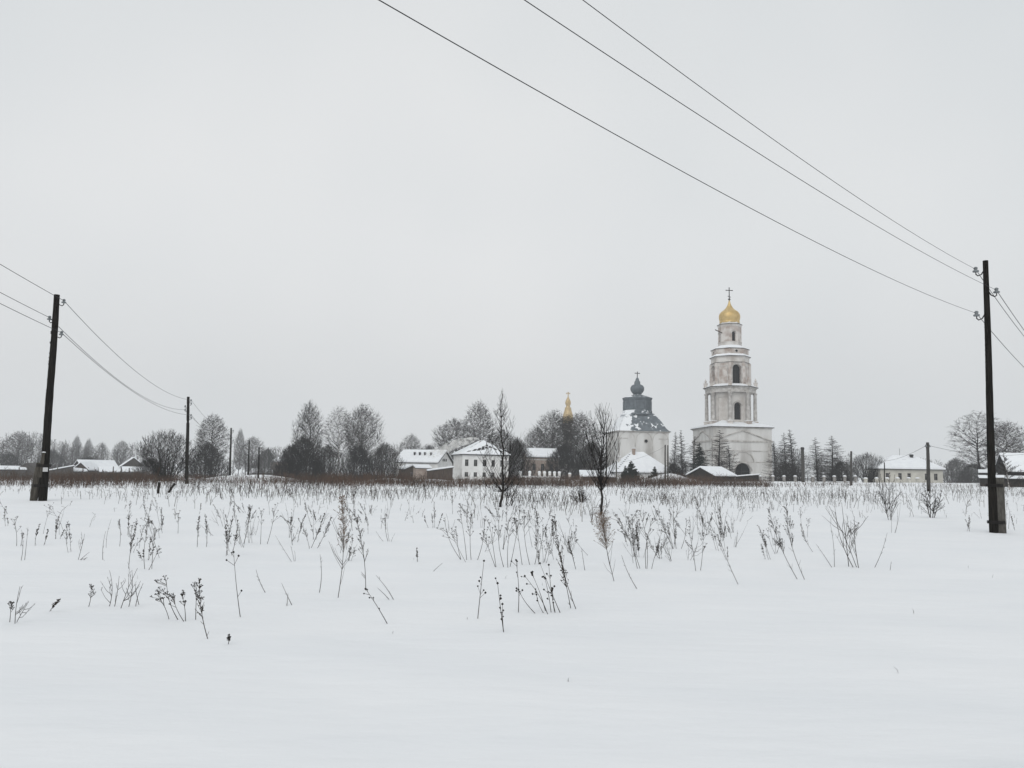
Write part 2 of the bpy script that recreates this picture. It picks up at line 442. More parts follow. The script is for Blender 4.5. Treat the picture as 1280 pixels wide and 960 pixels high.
def house(name, label, cat, px, Y, theta, L, D, he, hr, kind, wall, front=(), left=(), ov=.35, ridge=None, snow=True, group=None, sink=.3, depth=.2, snow_t=.28, roofmat='roof_dark'):
    loc, rz = frame_at(px, Y, theta, sink)
    r = empty(name, loc, rz, label, cat, group)
    he += sink; hr += sink
    fr = [(a, b, c + sink, d + sink) for a, b, c, d in front]; lf = [(a, b, c + sink, d + sink) for a, b, c, d in left]
    w = MB(); hx, hy = L / 2, D / 2
    w.panel((0, -hy, 0), (1, 0, 0), (0, -1, 0), -hx, hx, 0, he, fr, depth)
    w.panel((-hx, 0, 0), (0, -1, 0), (-1, 0, 0), -hy, hy, 0, he, lf, depth)
    w.panel((hx, 0, 0), (0, 1, 0), (1, 0, 0), -hy, hy, 0, he)
    w.panel((0, hy, 0), (-1, 0, 0), (0, 1, 0), -hx, hx, 0, he)
    if kind == 'gable_y':
        for y in (-hy, hy): w.add([(-hx, y, he), (hx, y, he), (0, y, hr - .06)], [(0, 1, 2)])
    if kind == 'gable_x':
        for x in (-hx, hx): w.add([(x, -hy, he), (x, hy, he), (x, 0, hr - .06)], [(0, 1, 2)])
    if kind == 'shed':
        for x in (-hx, hx): w.add([(x, -hy, he), (x, hy, he), (x, hy, hr)], [(0, 1, 2)])
        w.add([(-hx, hy, he), (hx, hy, he), (hx, hy, hr), (-hx, hy, hr)], [(0, 1, 2, 3)])
    if kind == 'shed_l':
        for y in (-hy, hy): w.add([(-hx, y, he), (hx, y, he), (hx, y, hr)], [(0, 1, 2)])
        w.add([(hx, -hy, he), (hx, hy, he), (hx, hy, hr), (hx, -hy, hr)], [(0, 1, 2, 3)])
    w.build('wall', wall, r)
    P = roof_polys(L, D, he, hr, kind, ov, ridge)
    rf = MB().slab(P, .0, .10).build('roof', roofmat, r)
    if snow:
        P2 = roof_polys(L, D, he, hr, kind, ov - .06, ridge)
        MB().slab(P2, .11, .11 + snow_t).build('snow_cover', 'snow', r)
    windows(r, (1, 0, 0), (0, -1, 0), (0, -hy, 0), fr, depth)
    windows(r, (0, -1, 0), (-1, 0, 0), (-hx, 0, 0), lf, depth)
    return r

def chimney(r, x, y, z0, z1, w=.55, m='brick_wall', cap=True):
    c = MB().box(x - w / 2, x + w / 2, y - w / 2, y + w / 2, z0, z1)
    c.box(x - w / 2 - .07, x + w / 2 + .07, y - w / 2 - .07, y + w / 2 + .07, z1 - .22, z1 - .08)
    o = c.build('chimney', m, r)
    if cap: MB().box(x - w / 2 - .04, x + w / 2 + .04, y - w / 2 - .04, y + w / 2 + .04, z1 + .004, z1 + .14).build('snow_cap', 'snow', o)
    return o

# ------------------------------------------------------------------ bell tower
def cross(root, z0, z1, width, m='iron', r=.07, low=True):
    c = MB(); H = z1 - z0
    c.beam((0, 0, z0), (0, 0, z1), r * 2, r * 2, (0, 1, 0))
    c.beam((-width / 2, 0, z0 + H * .78), (width / 2, 0, z0 + H * .78), r * 1.8, r * 1.8)
    for s in (-1, 1): c.lathe([(0.02, z0 + H * .78 - r * 2), (r * 2, z0 + H * .78), (0.02, z0 + H * .78 + r * 2)], 8, 0, s * width / 2, 0)
    c.lathe([(0.02, z1 - r * 2), (r * 2, z1), (0.02, z1 + r * 2)], 8)
    if low: c.beam((-width * .25, 0, z0 + H * .22 + .12), (width * .25, 0, z0 + H * .22 - .12), r * 1.5, r * 1.5)
    return c.build('cross', m, root)

def arch_pane(root, ang, a, s, h, zb, zs, m='glass_dark', louvre=False):
    n = Vector((math.cos(ang), math.sin(ang), 0)); t = Vector((-math.sin(ang), math.cos(ang), 0)); N = 12
    O = [(s - h, zb)] + [(s - h * math.cos(math.pi * i / N), zs + h * math.sin(math.pi * i / N)) for i in range(N + 1)] + [(s + h, zb)]
    P = [n * a + t * q[0] + Vector((0, 0, q[1])) for q in O]
    fr = MB()
    for q in (s - h * .02,):
        fr.beam(n * (a + .05) + t * q + Vector((0, 0, zb)), n * (a + .05) + t * q + Vector((0, 0, zs + h * .9)), .1, .1, n)
    fr.beam(n * (a + .05) + t * (s - h) + Vector((0, 0, zs)), n * (a + .05) + t * (s + h) + Vector((0, 0, zs)), .1, .12)
    w = fr.build('window', 'roof_dark', root)
    MB().add(P, [tuple(range(len(P)))]).build('pane', m, w)

def archivolt(mb, ang, a, s, h, zs, w, proud, N=12, legs=0.0):
    n = Vector((math.cos(ang), math.sin(ang), 0)); t = Vector((-math.sin(ang), math.cos(ang), 0))
    Q = [(s - h * math.cos(math.pi * i / N), zs + h * math.sin(math.pi * i / N)) for i in range(N + 1)]
    if legs: Q = [(s - h, zs - legs)] + Q + [(s + h, zs - legs)]
    for i in range(len(Q) - 1):
        mb.beam(n * (a + proud / 2) + t * Q[i][0] + Vector((0, 0, Q[i][1])), n * (a + proud / 2) + t * Q[i + 1][0] + Vector((0, 0, Q[i + 1][1])), w, proud, n)

def bell_tower():
    Y = 170; (x, y, gz), rz = frame_at(914.5, Y, 21.7, .3)
    T = empty('bell_tower', (x, y, gz), rz, 'tall tiered white bell tower with a golden onion dome', 'bell tower')
    k = Y / F
    z = lambda py: zz(py, Y, gz, 914.5)
    h = 6.45; ze = z(535.5)
    nrm = {0: (0, -1, 0), 1: (-1, 0, 0), 2: (0, 1, 0), 3: (1, 0, 0)}
    tan = {0: (1, 0, 0), 1: (0, -1, 0), 2: (-1, 0, 0), 3: (0, 1, 0)}
    zs0 = z(589)
    b = MB()
    for i in range(4):
        b.panel(Vector(nrm[i]) * h, tan[i], nrm[i], -h, h, 0, ze, (), .9, arch=(.0, 1.75, 0.3, z(589.0)))
    b.build('base_storey', 'stain_plaster', T)
    for i in (0, 1):
        arch_pane(T, -math.pi / 2 - i * math.pi / 2, h - .8, 0, 1.75, .3, z(589.0))
    tr = MB()
    for zc, e, hh in ((z(578), .06, .16), (z(564.5), .08, .2), (z(553), .16, .34)):
        tr.lathe([((h + e) * math.sqrt(2), zc - hh / 2), ((h + e) * math.sqrt(2), zc + hh / 2)], 4, math.pi / 4)
    for i in range(4):
        n, t = Vector(nrm[i]), Vector(tan[i]); c = n * (h + .12)
        for s in (-1, 1):
            tr.beam(c + t * s * (h - .1) + Vector((0, 0, z(552.2))), c + Vector((0, 0, z(539.8))), .2, .2, n)
        a = -math.pi / 2 - i * math.pi / 2
        archivolt(tr, a, h, 0, 2.35, z(578.5), .22, .14, 14)
        archivolt(tr, a, h, 0, 1.9, z(589), .2, .18, 14)
        for s in (-1, 1):       # corner pilaster strips
            tr.beam(n * (h + .05) + t * s * (h - .55) + Vector((0, 0, 0.2)), n * (h + .05) + t * s * (h - .55) + Vector((0, 0, z(554.2))), .7, .10, n)
    tr.build('base_mouldings', 'trim', T)
    cor = MB().lathe([((h + .1) * 1.4142, ze - .35), ((h + .35) * 1.4142, ze - .12), ((h + .42) * 1.4142, ze)], 4, math.pi / 4)
    cor.build('base_cornice', 'trim', T)
    MB().lathe([((h + .40) * 1.4142, ze + .005), ((h + .36) * 1.4142, ze + .25), (5.6, z(529)), (4.2, z(526.5))], 4, math.pi / 4).build('snow_cover', 'snow', T)
    MB().lathe([((h + .44) * 1.4142, ze - .13), ((h + .44) * 1.4142, ze - .002)], 4, math.pi / 4).build('shadow_line_flashing', 'roof_dark', T)  # thin dark tin edges on all tower cornices, drawing in their shadow lines
    ph = math.pi / 8
    # ---- tier 1 with free columns
    def tier(R, z0, z1, m, arch, dep, name, panels=True):
        ap, w = R * math.cos(ph), 2 * R * math.sin(ph); q = MB(); pl = MB()
        for i in range(8):
            a = -math.pi / 2 + i * math.pi / 4
            n = Vector((math.cos(a), math.sin(a), 0)); t = Vector((-math.sin(a), math.cos(a), 0))
            ar = (0, *arch) if (i % 2 == 0 and arch) else None
            q.panel(n * ap, t, n, -w / 2, w / 2, z0, z1, (), dep, arch=ar)
            if panels and i % 2 == 1:
                for s in (-1, 1):
                    pl.beam(n * (ap + .03) + t * s * w * .34 + Vector((0, 0, z0 + (z1 - z0) * .1)), n * (ap + .03) + t * s * w * .34 + Vector((0, 0, z0 + (z1 - z0) * .86)), .12, .06, n)
                pl.beam(n * (ap + .03) - t * w * .32 + Vector((0, 0, z0 + (z1 - z0) * .86)), n * (ap + .03) + t * w * .32 + Vector((0, 0, z0 + (z1 - z0) * .86)), .06, .12)
                pl.beam(n * (ap + .03) - t * w * .32 + Vector((0, 0, z0 + (z1 - z0) * .1)), n * (ap + .03) + t * w * .32 + Vector((0, 0, z0 + (z1 - z0) * .1)), .06, .12)
            if ar:
                archivolt(pl, a, ap, 0, arch[0] + .2, arch[2], .28, .14, 12, legs=(arch[2] - arch[1]) if name != 'tier_wall' else 0)
        o = q.build('tier_wall', m, T)
        if pl.v: pl.build('tier_mouldings', 'trim', T)['kind'] = 'stuff'
        if arch:
            for i in range(0, 8, 2): arch_pane(T, -math.pi / 2 + i * math.pi / 4, ap - dep * .9, 0, *arch)
        return o
    R1 = 24.4 * k; zb1, zt1 = z(530.5), z(492.5)
    tier(R1, zb1 - .6, zt1, 'plaster', (.78, z(526), z(509.2)), .8, 'tier_wall')
    Rc = 29.3 * k
    for i in range(8):
        a = -math.pi / 2 + ph + i * math.pi / 4; cx, cy = Rc * math.cos(a), Rc * math.sin(a)
        pd = MB()
        pd.lathe([(.78, zb1 - .9), (.78, zb1 + .35)], 4, a + math.pi / 4, cx, cy)
        pd.lathe([(.92, zb1 + .35), (.92, zb1 + .52)], 4, a + math.pi / 4, cx, cy)
        po = pd.build('pedestal', 'plaster_worn', T)
        cm = MB().lathe([(.52, zb1 + .52), (.52, zb1 + .7), (.42, zb1 + .8), (.40, zb1 + 2.5), (.345, zt1 - .42), (.36, zt1 - .4), (.5, zt1 - .22), (.5, zt1)], 14, 0, cx, cy)
        cm.build('column', 'trim', T, True)
        MB().lathe([(.84, zb1 + .524), (.80, zb1 + .62), (.56, zb1 + .64)], 4, a + math.pi / 4, cx, cy, False).build('snow_cap', 'snow', po)
    Re = 32.2 * k
    MB().lathe([(Re * .955, zt1 + .002), (Re * .955, z(487.8)), (Re * 1.0, z(487)), (Re * 1.03, z(485.2))], 8, ph).build('entablature', 'trim', T)
    MB().lathe([(Re * 1.02, z(485.2) + .005), (Re * 1.0, z(484.2)), (R1 * .98, z(481.5))], 8, ph).build('snow_cover', 'snow', T)
    MB().lathe([(Re * 1.045, z(485.2) - .14), (Re * 1.045, z(485.2) - .002)], 8, ph).build('shadow_line_flashing', 'roof_dark', T)
    # parapet posts with urns
    for i in range(8):
        a = -math.pi / 2 + ph + i * math.pi / 4; cx, cy = Re * .94 * math.cos(a), Re * .94 * math.sin(a)
        u = MB().lathe([(.55, z(485)), (.55, z(480)), (.65, z(480)), (.65, z(479))], 4, a + math.pi / 4, cx, cy)
        u.lathe([(.12, z(479)), (.2, z(478)), (.30, z(476.8)), (.14, z(475.6)), (.06, z(473.8))], 8, 0, cx, cy)
        u.build('urn_post', 'plaster_worn', T)
    # ---- tier 2
    R2 = 23.3 * k; zb2, zt2 = z(484.5), z(456)
    tier(R2, zb2, zt2, 'plaster_worn', (.98, z(481.5), z(463.5)), 1.0, 'belfry')
    pil = MB()
    for i in range(8):
        a = -math.pi / 2 + ph + i * math.pi / 4
        pil.lathe([(.40, zb2), (.40, zt2)], 8, a, R2 * .985 * math.cos(a), R2 * .985 * math.sin(a))
    pil.build('corner_pilasters', 'plaster_worn', T)
    MB().lathe([(R2 * 1.03, zt2 + .002), (R2 * 1.03, z(455)), (R2 * .995, z(454.6)), (R2 * .995, z(449.5)), (R2 * 1.06, z(448.4)), (R2 * 1.07, z(447.4))], 8, ph).build('frieze', 'plaster', T)
    MB().lathe([(R2 * 1.05, z(447.4) + .005), (R2 * 1.02, z(446.3)), (R2 * .96, z(444.3))], 8, ph).build('snow_cover', 'snow', T)
    Ra = 23.0 * k * .985
    MB().lathe([(R2 * 1.085, z(447.4) - .13), (R2 * 1.085, z(447.4) - .002)], 8, ph).build('shadow_line_flashing', 'roof_dark', T)
    MB().lathe([(Ra * 1.055, z(437.8) - .12), (Ra * 1.055, z(437.8) - .002)], 8, ph).build('shadow_line_flashing', 'roof_dark', T)
    MB().lathe([(R2 * 1.045, z(455) - .10), (R2 * 1.045, z(455))], 8, ph).build('shadow_line_flashing', 'grey_wood', T)
    MB().lathe([(Ra, z(446.8)), (Ra, z(439.3)), (Ra * 1.04, z(438.6)), (Ra * 1.04, z(437.8))], 8, ph).build('attic', 'plaster_worn', T)
    for i in range(0, 8, 2):
        a = -math.pi / 2 + i * math.pi / 4; n = Vector((math.cos(a), math.sin(a), 0)); t = Vector((-math.sin(a), math.cos(a), 0)); ap = Ra * math.cos(ph)
        ring = MB(); zc = z(441.6)
        Q = [n * (ap + .06) + t * .36 * math.cos(2 * math.pi * j / 12) + Vector((0, 0, zc + .36 * math.sin(2 * math.pi * j / 12))) for j in range(12)]
        for j in range(12): ring.beam(Q[j], Q[(j + 1) % 12], .12, .12, n)
        wo_ = ring.build('window', 'plaster_worn', T)
        MB().add([q - n * .045 for q in Q], [tuple(range(12))]).build('pane', 'glass_dark', wo_)
    MB().lathe([(Ra * 1.02, z(437.8) + .005), (Ra * 1.0, z(436.9)), (15.5 * k, z(433.2))], 8, ph).build('snow_cover', 'snow', T)
    # ---- tier 3
    R3 = 14.4 * k
    MB().lathe([(15.2 * k, z(434.5)), (15.2 * k, z(432.8)), (14.4 * k, z(432.4)), (14.4 * k, z(429.4)), (15 * k, z(429.2)), (15 * k, z(428.6))], 8, ph).build('plinth', 'plaster', T)
    tier(R3 * .99, z(429), z(410), 'plaster_worn', (.40, z(428.2), z(418.6)), .5, 'tier_wall', False)
    MB().lathe([(14.6 * k, z(410)), (14.6 * k, z(408.5)), (15.3 * k, z(407.3)), (15.4 * k, z(406.5)), (13 * k, z(405.6)), (12.2 * k, z(403.3))], 8, ph).build('cornice', 'plaster', T)
    MB().lathe([(15.6 * k, z(406.5) - .12), (15.6 * k, z(406.5) - .002)], 8, ph).build('shadow_line_flashing', 'roof_dark', T)
    MB().lathe([(15.2 * k, z(406.5) + .005), (12.6 * k, z(405.3))], 8, ph, cap=False).build('snow_cover', 'snow', T)
    MB().beam((-R3 * .8, -1, z(418)), (-R3 * 1.55, -1.6, z(414.6)), .16, .16).build('projecting_beam', 'brown_wood', T)
    dome = [(11.4, 403.8), (12.0, 402), (12.9, 399.6), (13.25, 397), (13.1, 394.6), (12.3, 392.4), (10.6, 390.3), (8.5, 388.7), (6.4, 387.2), (4.7, 385.4), (3.3, 383.2), (2.1, 380.8), (1.2, 378), (.7, 375)]
    d = MB().lathe([(r * k, z(p)) for r, p in dome], 28).build('dome', 'gold', T, True)
    MB().lathe([(12.1 * k, z(404.6)), (12.5 * k, z(403.9)), (12.5 * k, z(402.4)), (12.0 * k, z(401.9))], 28).build('gold_band', 'gold', d)
    MB().lathe([(.05, z(374.4)), (.26, z(375.6) + .3), (.3, z(374.8)), (.22, z(373.6)), (.05, z(373))], 12).build('orb', 'iron', d, True)
    cross(T, z(374), z(360), 8 * k, 'iron', .075)
bell_tower()

# ------------------------------------------------------------------ church with the grey roof
def grey_church():
    Y = 168; (x, y, gz), rz = frame_at(796.5, Y, 14.7, .3); k = Y / F
    T = empty('domed_church', (x, y, gz), rz, 'square white church with grey domed tin roof and small onion cupola', 'church')
    z = lambda py: zz(py, Y, gz, 796.5)
    h = 5.42; ze = z(540.5)
    w = MB()
    nrm = [(0, -1, 0), (-1, 0, 0), (0, 1, 0), (1, 0, 0)]; tan = [(1, 0, 0), (0, -1, 0), (-1, 0, 0), (0, 1, 0)]
    for i in range(4): w.panel(Vector(nrm[i]) * h, tan[i], nrm[i], -h, h, 0, ze)
    w.build('wall', 'stain_plaster', T)
    mo = MB()
    for i in (0, 1):
        a = -math.pi / 2 - i * math.pi / 2
        for c in (-3.6, 0, 3.6): archivolt(mo, a, h, c, 1.7, z(551.5), .10, .05, 12)
        n, t = Vector(nrm[i]), Vector(tan[i])
        for c in (-5.25, -1.87, 1.87, 5.25):
            mo.beam(n * (h + .05) + t * c + Vector((0, 0, .2)), n * (h + .05) + t * c + Vector((0, 0, z(551.7))), .16, .05, n)
        for c0, c1 in ((-5.2, -3.4), (3.2, 5.2)):
            mo.beam(n * (h + .04) + t * c0 + Vector((0, 0, z(549.5))), n * (h + .04) + t * c1 + Vector((0, 0, z(549.5))), .1, .14)
    mo.build('wall_arches', 'trim', T)
    ring = MB(); n = Vector((0, -1, 0)); t = Vector((1, 0, 0)); zc = z(552.5); rr = .42
    Q = [n * (h + .06) + t * (.5 + rr * math.cos(2 * math.pi * j / 14)) + Vector((0, 0, zc + rr * math.sin(2 * math.pi * j / 14))) for j in range(14)]
    for j in range(14): ring.beam(Q[j], Q[(j + 1) % 14], .13, .13, n)
    wo_ = ring.build('window', 'trim', T)
    MB().add([q - n * .04 for q in Q], [tuple(range(14))]).build('pane', 'glass_dark', wo_)
    s2 = math.sqrt(2)
    MB().lathe([((h + .1) * s2, ze - .3), ((h + .4) * s2, ze - .05), ((h + .42) * s2, ze)], 4, math.pi / 4).build('cornice', 'trim', T)
    # swelling four-sided roof
    prof = [(5.85, ze + .01), (5.4, ze + .25), (4.95, z(536)), (4.62, z(532.5)), (4.2, z(528)), (3.72, z(524)), (3.2, z(520.5)), (2.95, z(519))]
    rows = []
    rf = MB(); N = 8
    for r, zc in prof:
        row = []
        for i in range(4):
            a0 = math.pi / 4 + i * math.pi / 2; a1 = a0 + math.pi / 2
            p0 = Vector((r * s2 * math.cos(a0), r * s2 * math.sin(a0), zc)); p1 = Vector((r * s2 * math.cos(a1), r * s2 * math.sin(a1), zc))
            row += [p0.lerp(p1, j / N) for j in range(N)]
        rows.append(row)
    vs = [q for row in rows for q in row]; M = 4 * N; fs = []
    for a in range(len(rows) - 1):
        for i in range(M): fs.append((a * M + i, a * M + (i + 1) % M, (a + 1) * M + (i + 1) % M, (a + 1) * M + i))
    fs.append(tuple(range((len(rows) - 1) * M, len(rows) * M)))
    rf.add(vs, fs); ro = rf.build('roof', 'tin_snow', T)
    ph = math.pi / 8
    MB().lathe([(21.5 * k, z(519.4)), (21.5 * k, z(517.8)), (18.6 * k, z(516.6)), (18.6 * k, z(514.2)), (17.6 * k, z(513.4))], 8, ph).build('drum_base', 'tin_snow', T)
    dr = MB().lathe([(17.2 * k, z(513.6)), (17.2 * k, z(501.5)), (17.8 * k, z(500.8)), (18.8 * k, z(498.6)), (18.9 * k, z(497.6))], 8, ph).build('drum', 'roof_tin', T)
    R = 17.2 * k
    for i in range(8):
        a = -math.pi / 2 + ph + i * math.pi / 4
        MB().lathe([(.2, z(513.4)), (.2, z(501.6))], 8, 0, R * .99 * math.cos(a), R * .99 * math.sin(a)).build('pilaster', 'roof_tin', dr)
        a2 = -math.pi / 2 + i * math.pi / 4; n = Vector((math.cos(a2), math.sin(a2), 0)); t = Vector((-math.sin(a2), math.cos(a2), 0))
        c = n * (R * math.cos(ph) + .03)
        pf = MB()
        for s in (-1, 1): pf.beam(c + t * s * .62 + Vector((0, 0, z(511.5))), c + t * s * .62 + Vector((0, 0, z(503.5))), .12, .06, n)
        for zc in (511.5, 503.5): pf.beam(c - t * .56 + Vector((0, 0, z(zc))), c + t * .56 + Vector((0, 0, z(zc))), .06, .12)
        pf.build('blind_frame', 'roof_tin', dr)
    MB().lathe([(18.7 * k, z(497.6) + .005), (12 * k, z(495.4)), (6 * k, z(493.6)), (4.6 * k, z(493))], 8, ph, cap=False).build('drum_roof', 'tin_snow', T)
    cup = [(4.2, 494), (5.2, 492.5), (6.6, 491), (8.1, 488.8), (8.7, 486.4), (8.5, 484.4), (7.2, 482.2), (5.2, 481), (3.9, 480.6), (3.7, 478), (3.2, 476.6), (2.0, 474.8), (2.2, 474), (1.6, 473), (.5, 471.6), (.3, 470)]
    MB().lathe([(r * k, z(p)) for r, p in cup], 24).build('cupola', 'roof_tin', T, True)
    cross(T, z(471.5), z(465.2), 5.2 * k, 'iron', .07, False)
grey_church()

# gold-topped church mostly behind the trees
def gold_church():
    Y = 235; (x, y, gz), rz = frame_at(709, Y, 12, .3); k = Y / F
    T = empty('gilded_church', (x, y, gz), rz, 'church with slender pale gold cupola rising behind bare trees', 'church')
    z = lambda py: zz(py, Y, gz, 709)
    MB().box(-6, 6, -7, 7, 0, z(577)).build('wall', 'plaster', T)
    MB().slab(roof_polys(12, 14, z(577), z(562), 'hip_y', .4), .0, .25).build('roof', 'snow', T)
    MB().lathe([(5.4 * k, z(574)), (5.4 * k, z(531)), (6.2 * k, z(530)), (6.2 * k, z(529))], 8, math.pi / 8).build('drum', 'plaster', T)
    d = MB().lathe([(r * k, z(p)) for r, p in ((6.8, 529), (6.6, 521), (6.0, 518), (4.6, 513.5), (3.9, 510.5), (4.2, 509.8), (2.7, 509), (2.5, 507), (3.5, 505), (3.6, 502.6), (2.6, 500), (1.3, 497.6), (.5, 495))], 16).build('cupola', 'pale_gold', T, True)
    cross(T, z(496), z(490.5), 4 * k, 'pale_gold', .11, False)
gold_church()

# ------------------------------------------------------------------ houses
def two_storey():
    Y = 165; k = 160 / F
    loc, rz = frame_at(600, Y, 13, .3); gz = loc[2]; z = lambda py: zz(py, 160, gz, 600) - .3
    fx = lambda px: (px - 607.3) * k / math.cos(math.radians(13))
    fr = []
    for px in (584, 595, 606, 617, 628):
        fr.append((fx(px - 2.2), fx(px + 2.2), z(583), z(574.6)))
    for px in (584, 595, 606, 617, 628):
        fr.append((fx(px - 2.2), fx(px + 2.2), z(596.4), z(590.4)))
    lf = [(a - .28, a + .28, z(583), z(575)) for a in (-3, -1.2, .6, 2.4)]
    r = house('two_storey_house', 'white two-storey house with rows of dark windows and smoking chimney', 'house', 600, Y, 13, 9.9, 9.4, z(569), z(551.5), 'hip_y', 'white_wall', fr, (), .45, ridge=2.6, snow_t=.22)
    st = MB()
    for zc in (z(586.5), z(569.8)):
        st.box(-5.0, 5.0, -4.76, 4.76, zc + .3 - .08, zc + .3 + .08)
    for y in (-3.9, -2.6, -1.3, 0, 1.3, 2.6, 3.9): st.box(-5.01, -4.9, y - .14, y + .14, .4, z(570) + .2)
    st.box(-5.02, 5.02, -4.78, 4.78, 0, .75)
    st.build('wall_mouldings', 'white_wall', r)
    # strips of bare sheet roof where the snow slid, on the front hip
    ze, zr = z(569) + .3 + .34, z(551.5) + .3 + .34; hx, hy, rg = 4.95 + .39, 4.7 + .39, 2.6
    def front(s, t):   # s across -1..1, t up 0..1
        yy = -hy + (hy - rg) * t
        return Vector((s * hx * (1 - t), yy, ze + (zr - ze) * t + .004))
    for i, (s0, s1, t0, t1) in enumerate(((-.86, -.72, .10, .20), (-.66, -.50, .16, .33), (-.46, -.27, .20, .42), (-.24, -.04, .26, .54), (0.0, .2, .36, .52), (.12, .34, .55, .66), (.30, .56, .42, .56), (.52, .70, .28, .42), (.68, .84, .14, .26))):
        q = [front(s0, t0), front(s1, t0 + .03), front(s1 * .96, t1), front(s0 * .97 + .01, t1 - .02)]
        MB().slab([q], .0, .012).build('bare_roof_patch', 'roof_dark', r)
    def lside(s, t):   # left slope, s from the front hip towards the back
        xx = -hx * (1 - t); y0 = -hy + (hy - rg) * t
        return Vector((xx, y0 + s, ze + (zr - ze) * t + .004))
    for t0, t1 in ((.42, .55), (.60, .74), (.80, .95)):
        MB().slab([[lside(.35, t0), lside(.18, t1), lside(.5, t1), lside(.75, t0)]], 0, .012).build('bare_roof_patch', 'roof_dark', r)
    chimney(r, -.2, -1.6, z(556), z(548.8), .75)
two_storey()

K = lambda Y: Y / F
r = house('long_house', 'long low white house, broad snowy roof with row of chimneys', 'house', 530, 180, -25, 10.4, 8.6, 3.9, 6.7, 'gable_x', 'white_wall', [(-4.4, -3.7, 1.5, 2.7), (-2.4, -1.7, 1.5, 2.7), (-.4, .3, 1.5, 2.7), (1.6, 2.3, 1.5, 2.7), (3.6, 4.3, 1.5, 2.7)], (), .4)
for xx in (-1.6, -.3, 1.0, 2.5): chimney(r, xx, -2.1, 4.7, 6.7, .34, 'roof_dark')
for s0 in (-1.5, -.6, .3): MB().box(5.2, 5.23, s0, s0 + .55, 4.7, 5.3).build('gable_opening', 'roof_dark', r)
house('plank_shed', 'small pale brown shed with rounded snow cap left of two-storey house', 'shed', 527, 160, 10, 3.1, 3.4, 2.5, 3.0, 'shed', 'brick_wall', (), (), .2)
house('lean_to_shed', 'dark lean-to shed with slanting snow roof before two-storey house', 'shed', 549.5, 157, 5, 4.9, 3.2, 1.9, 2.7, 'shed_l', 'brown_wood', (), (), .2)
house('log_shed', 'dark log shed with sagging snowy roof behind pale brown shed', 'shed', 511, 170, 20, 3.2, 4, 2.4, 3.2, 'gable_y', 'brown_wood', [(-.4, .4, .9, 1.8)], (), .3)

Yb = 185; kb = K(Yb)
r = house('brick_house', 'pale brick house with snowy roof left of tall bare trees', 'house', 675, Yb, 8, 7.4, 8.0, 5.6, 7.6, 'gable_x', 'brick_wall', [(-2.4, -1.6, 2.6, 4.2), (-.4, .4, 2.6, 4.2), (1.6, 2.4, 2.6, 4.2)], (), .3)
MB().box(-3.74, 3.74, -4.05, 4.05, 5.35, 5.6).build('wall_band', 'plaster', r)

# house in front of the grey church: big hipped snow roof
Yh = 152
r = house('hipped_house', 'low house with great white hipped roof before grey-domed church', 'house', 797, Yh, 18, 10.6, 8.6, 1.9, 5.7, 'hip_x', 'white_wall', [(.6, 1.4, .6, 1.5), (2.4, 3.2, .6, 1.5)], (), .55, ridge=1.2, snow_t=.3)
chimney(r, -1.0, -.6, 5.0, 7.0, .5)
chimney(r, -3.6, .6, 3.6, 5.4, .45, 'trim')
for i in range(9):       # bare hip line
    t = .12 + i * .09
    p = Vector((-5.79 + (5.79 - 1.2) * t, -4.79 + 4.79 * t, 2.2 + 3.8 * t + .385))
    MB().slab([[p + Vector((-.16, -.1, -.02)), p + Vector((.14, -.16, -.02)), p + Vector((.2, .12, .03)), p + Vector((-.1, .16, .03))]], 0, .05).build('bare_roof_patch', 'roof_dark', r)
house('dark_annexe', 'long dark low outbuilding with snow roof behind bare sapling', 'shed', 754, 150, 6, 8.6, 3.4, .9, 1.9, 'shed', 'dark_wood', (), (), .3)

Yr = 150
k_ = 147 / F
fxr = lambda px: (px - 1146.5) * k_ / math.cos(math.radians(16))
fr = [(fxr(p - 2.0), fxr(p + 2.0), .85, 2.1) for p in (1120, 1134, 1144, 1163, 1173)]
r = house('cream_house', 'single-storey cream house with snowy hipped roof behind pillared fence', 'house', 1130, Yr, 16, 10.9, 9.4, 2.75, 5.15, 'hip_x', 'cream_wall', fr, [(-2.9, -2.1, .85, 2.1), (-.4, .4, .85, 2.1), (2.1, 2.9, .85, 2.1)], .45, ridge=1.9, snow_t=.3)
chimney(r, 1.3, -.7, 4.6, 6.05, .5, 'roof_dark')
MB().box(-.75, .1, -1.75, -.7, 4.3, 5.05).build('roof_hatch', 'roof_dark', r)
MB().lathe([(.03, 5.0), (.03, 7.2)], 5, 0, -.6, 0).build('antenna', 'iron', r)

r = house('dark_farmhouse', 'dark wooden farm building with steep snow roof at right edge', 'house', 1296, 118, 14, 8.6, 8.0, 1.5, 4.2, 'gable_x', 'dark_wood', (), (), .5)
house('low_woodshed', 'low dark woodshed with snow on its flat roof behind right pole', 'shed', 1253, 110, 4, 5.4, 2.4, 1.05, 1.3, 'shed', 'dark_wood', (), (), .25, snow_t=.2)
house('small_woodshed', 'tiny dark shed with snow cap just left of the right pole', 'shed', 1232, 116, 0, 1.5, 2, 1.5, 1.75, 'shed', 'dark_wood', (), (), .2)

r = house('gabled_shed', 'black shed with white snowy gable roof before the bell tower', 'shed', 889, 138, -38, 6.0, 5.6, 1.3, 2.75, 'gable_y', 'dark_wood', (), (), .3)
r = house('board_hut', 'little black hut with slanting snow roof at the tower portal', 'shed', 935, 136, 0, 3.6, 2.6, 1.25, 1.65, 'shed_l', 'dark_wood', (), (), .22, snow_t=.18)

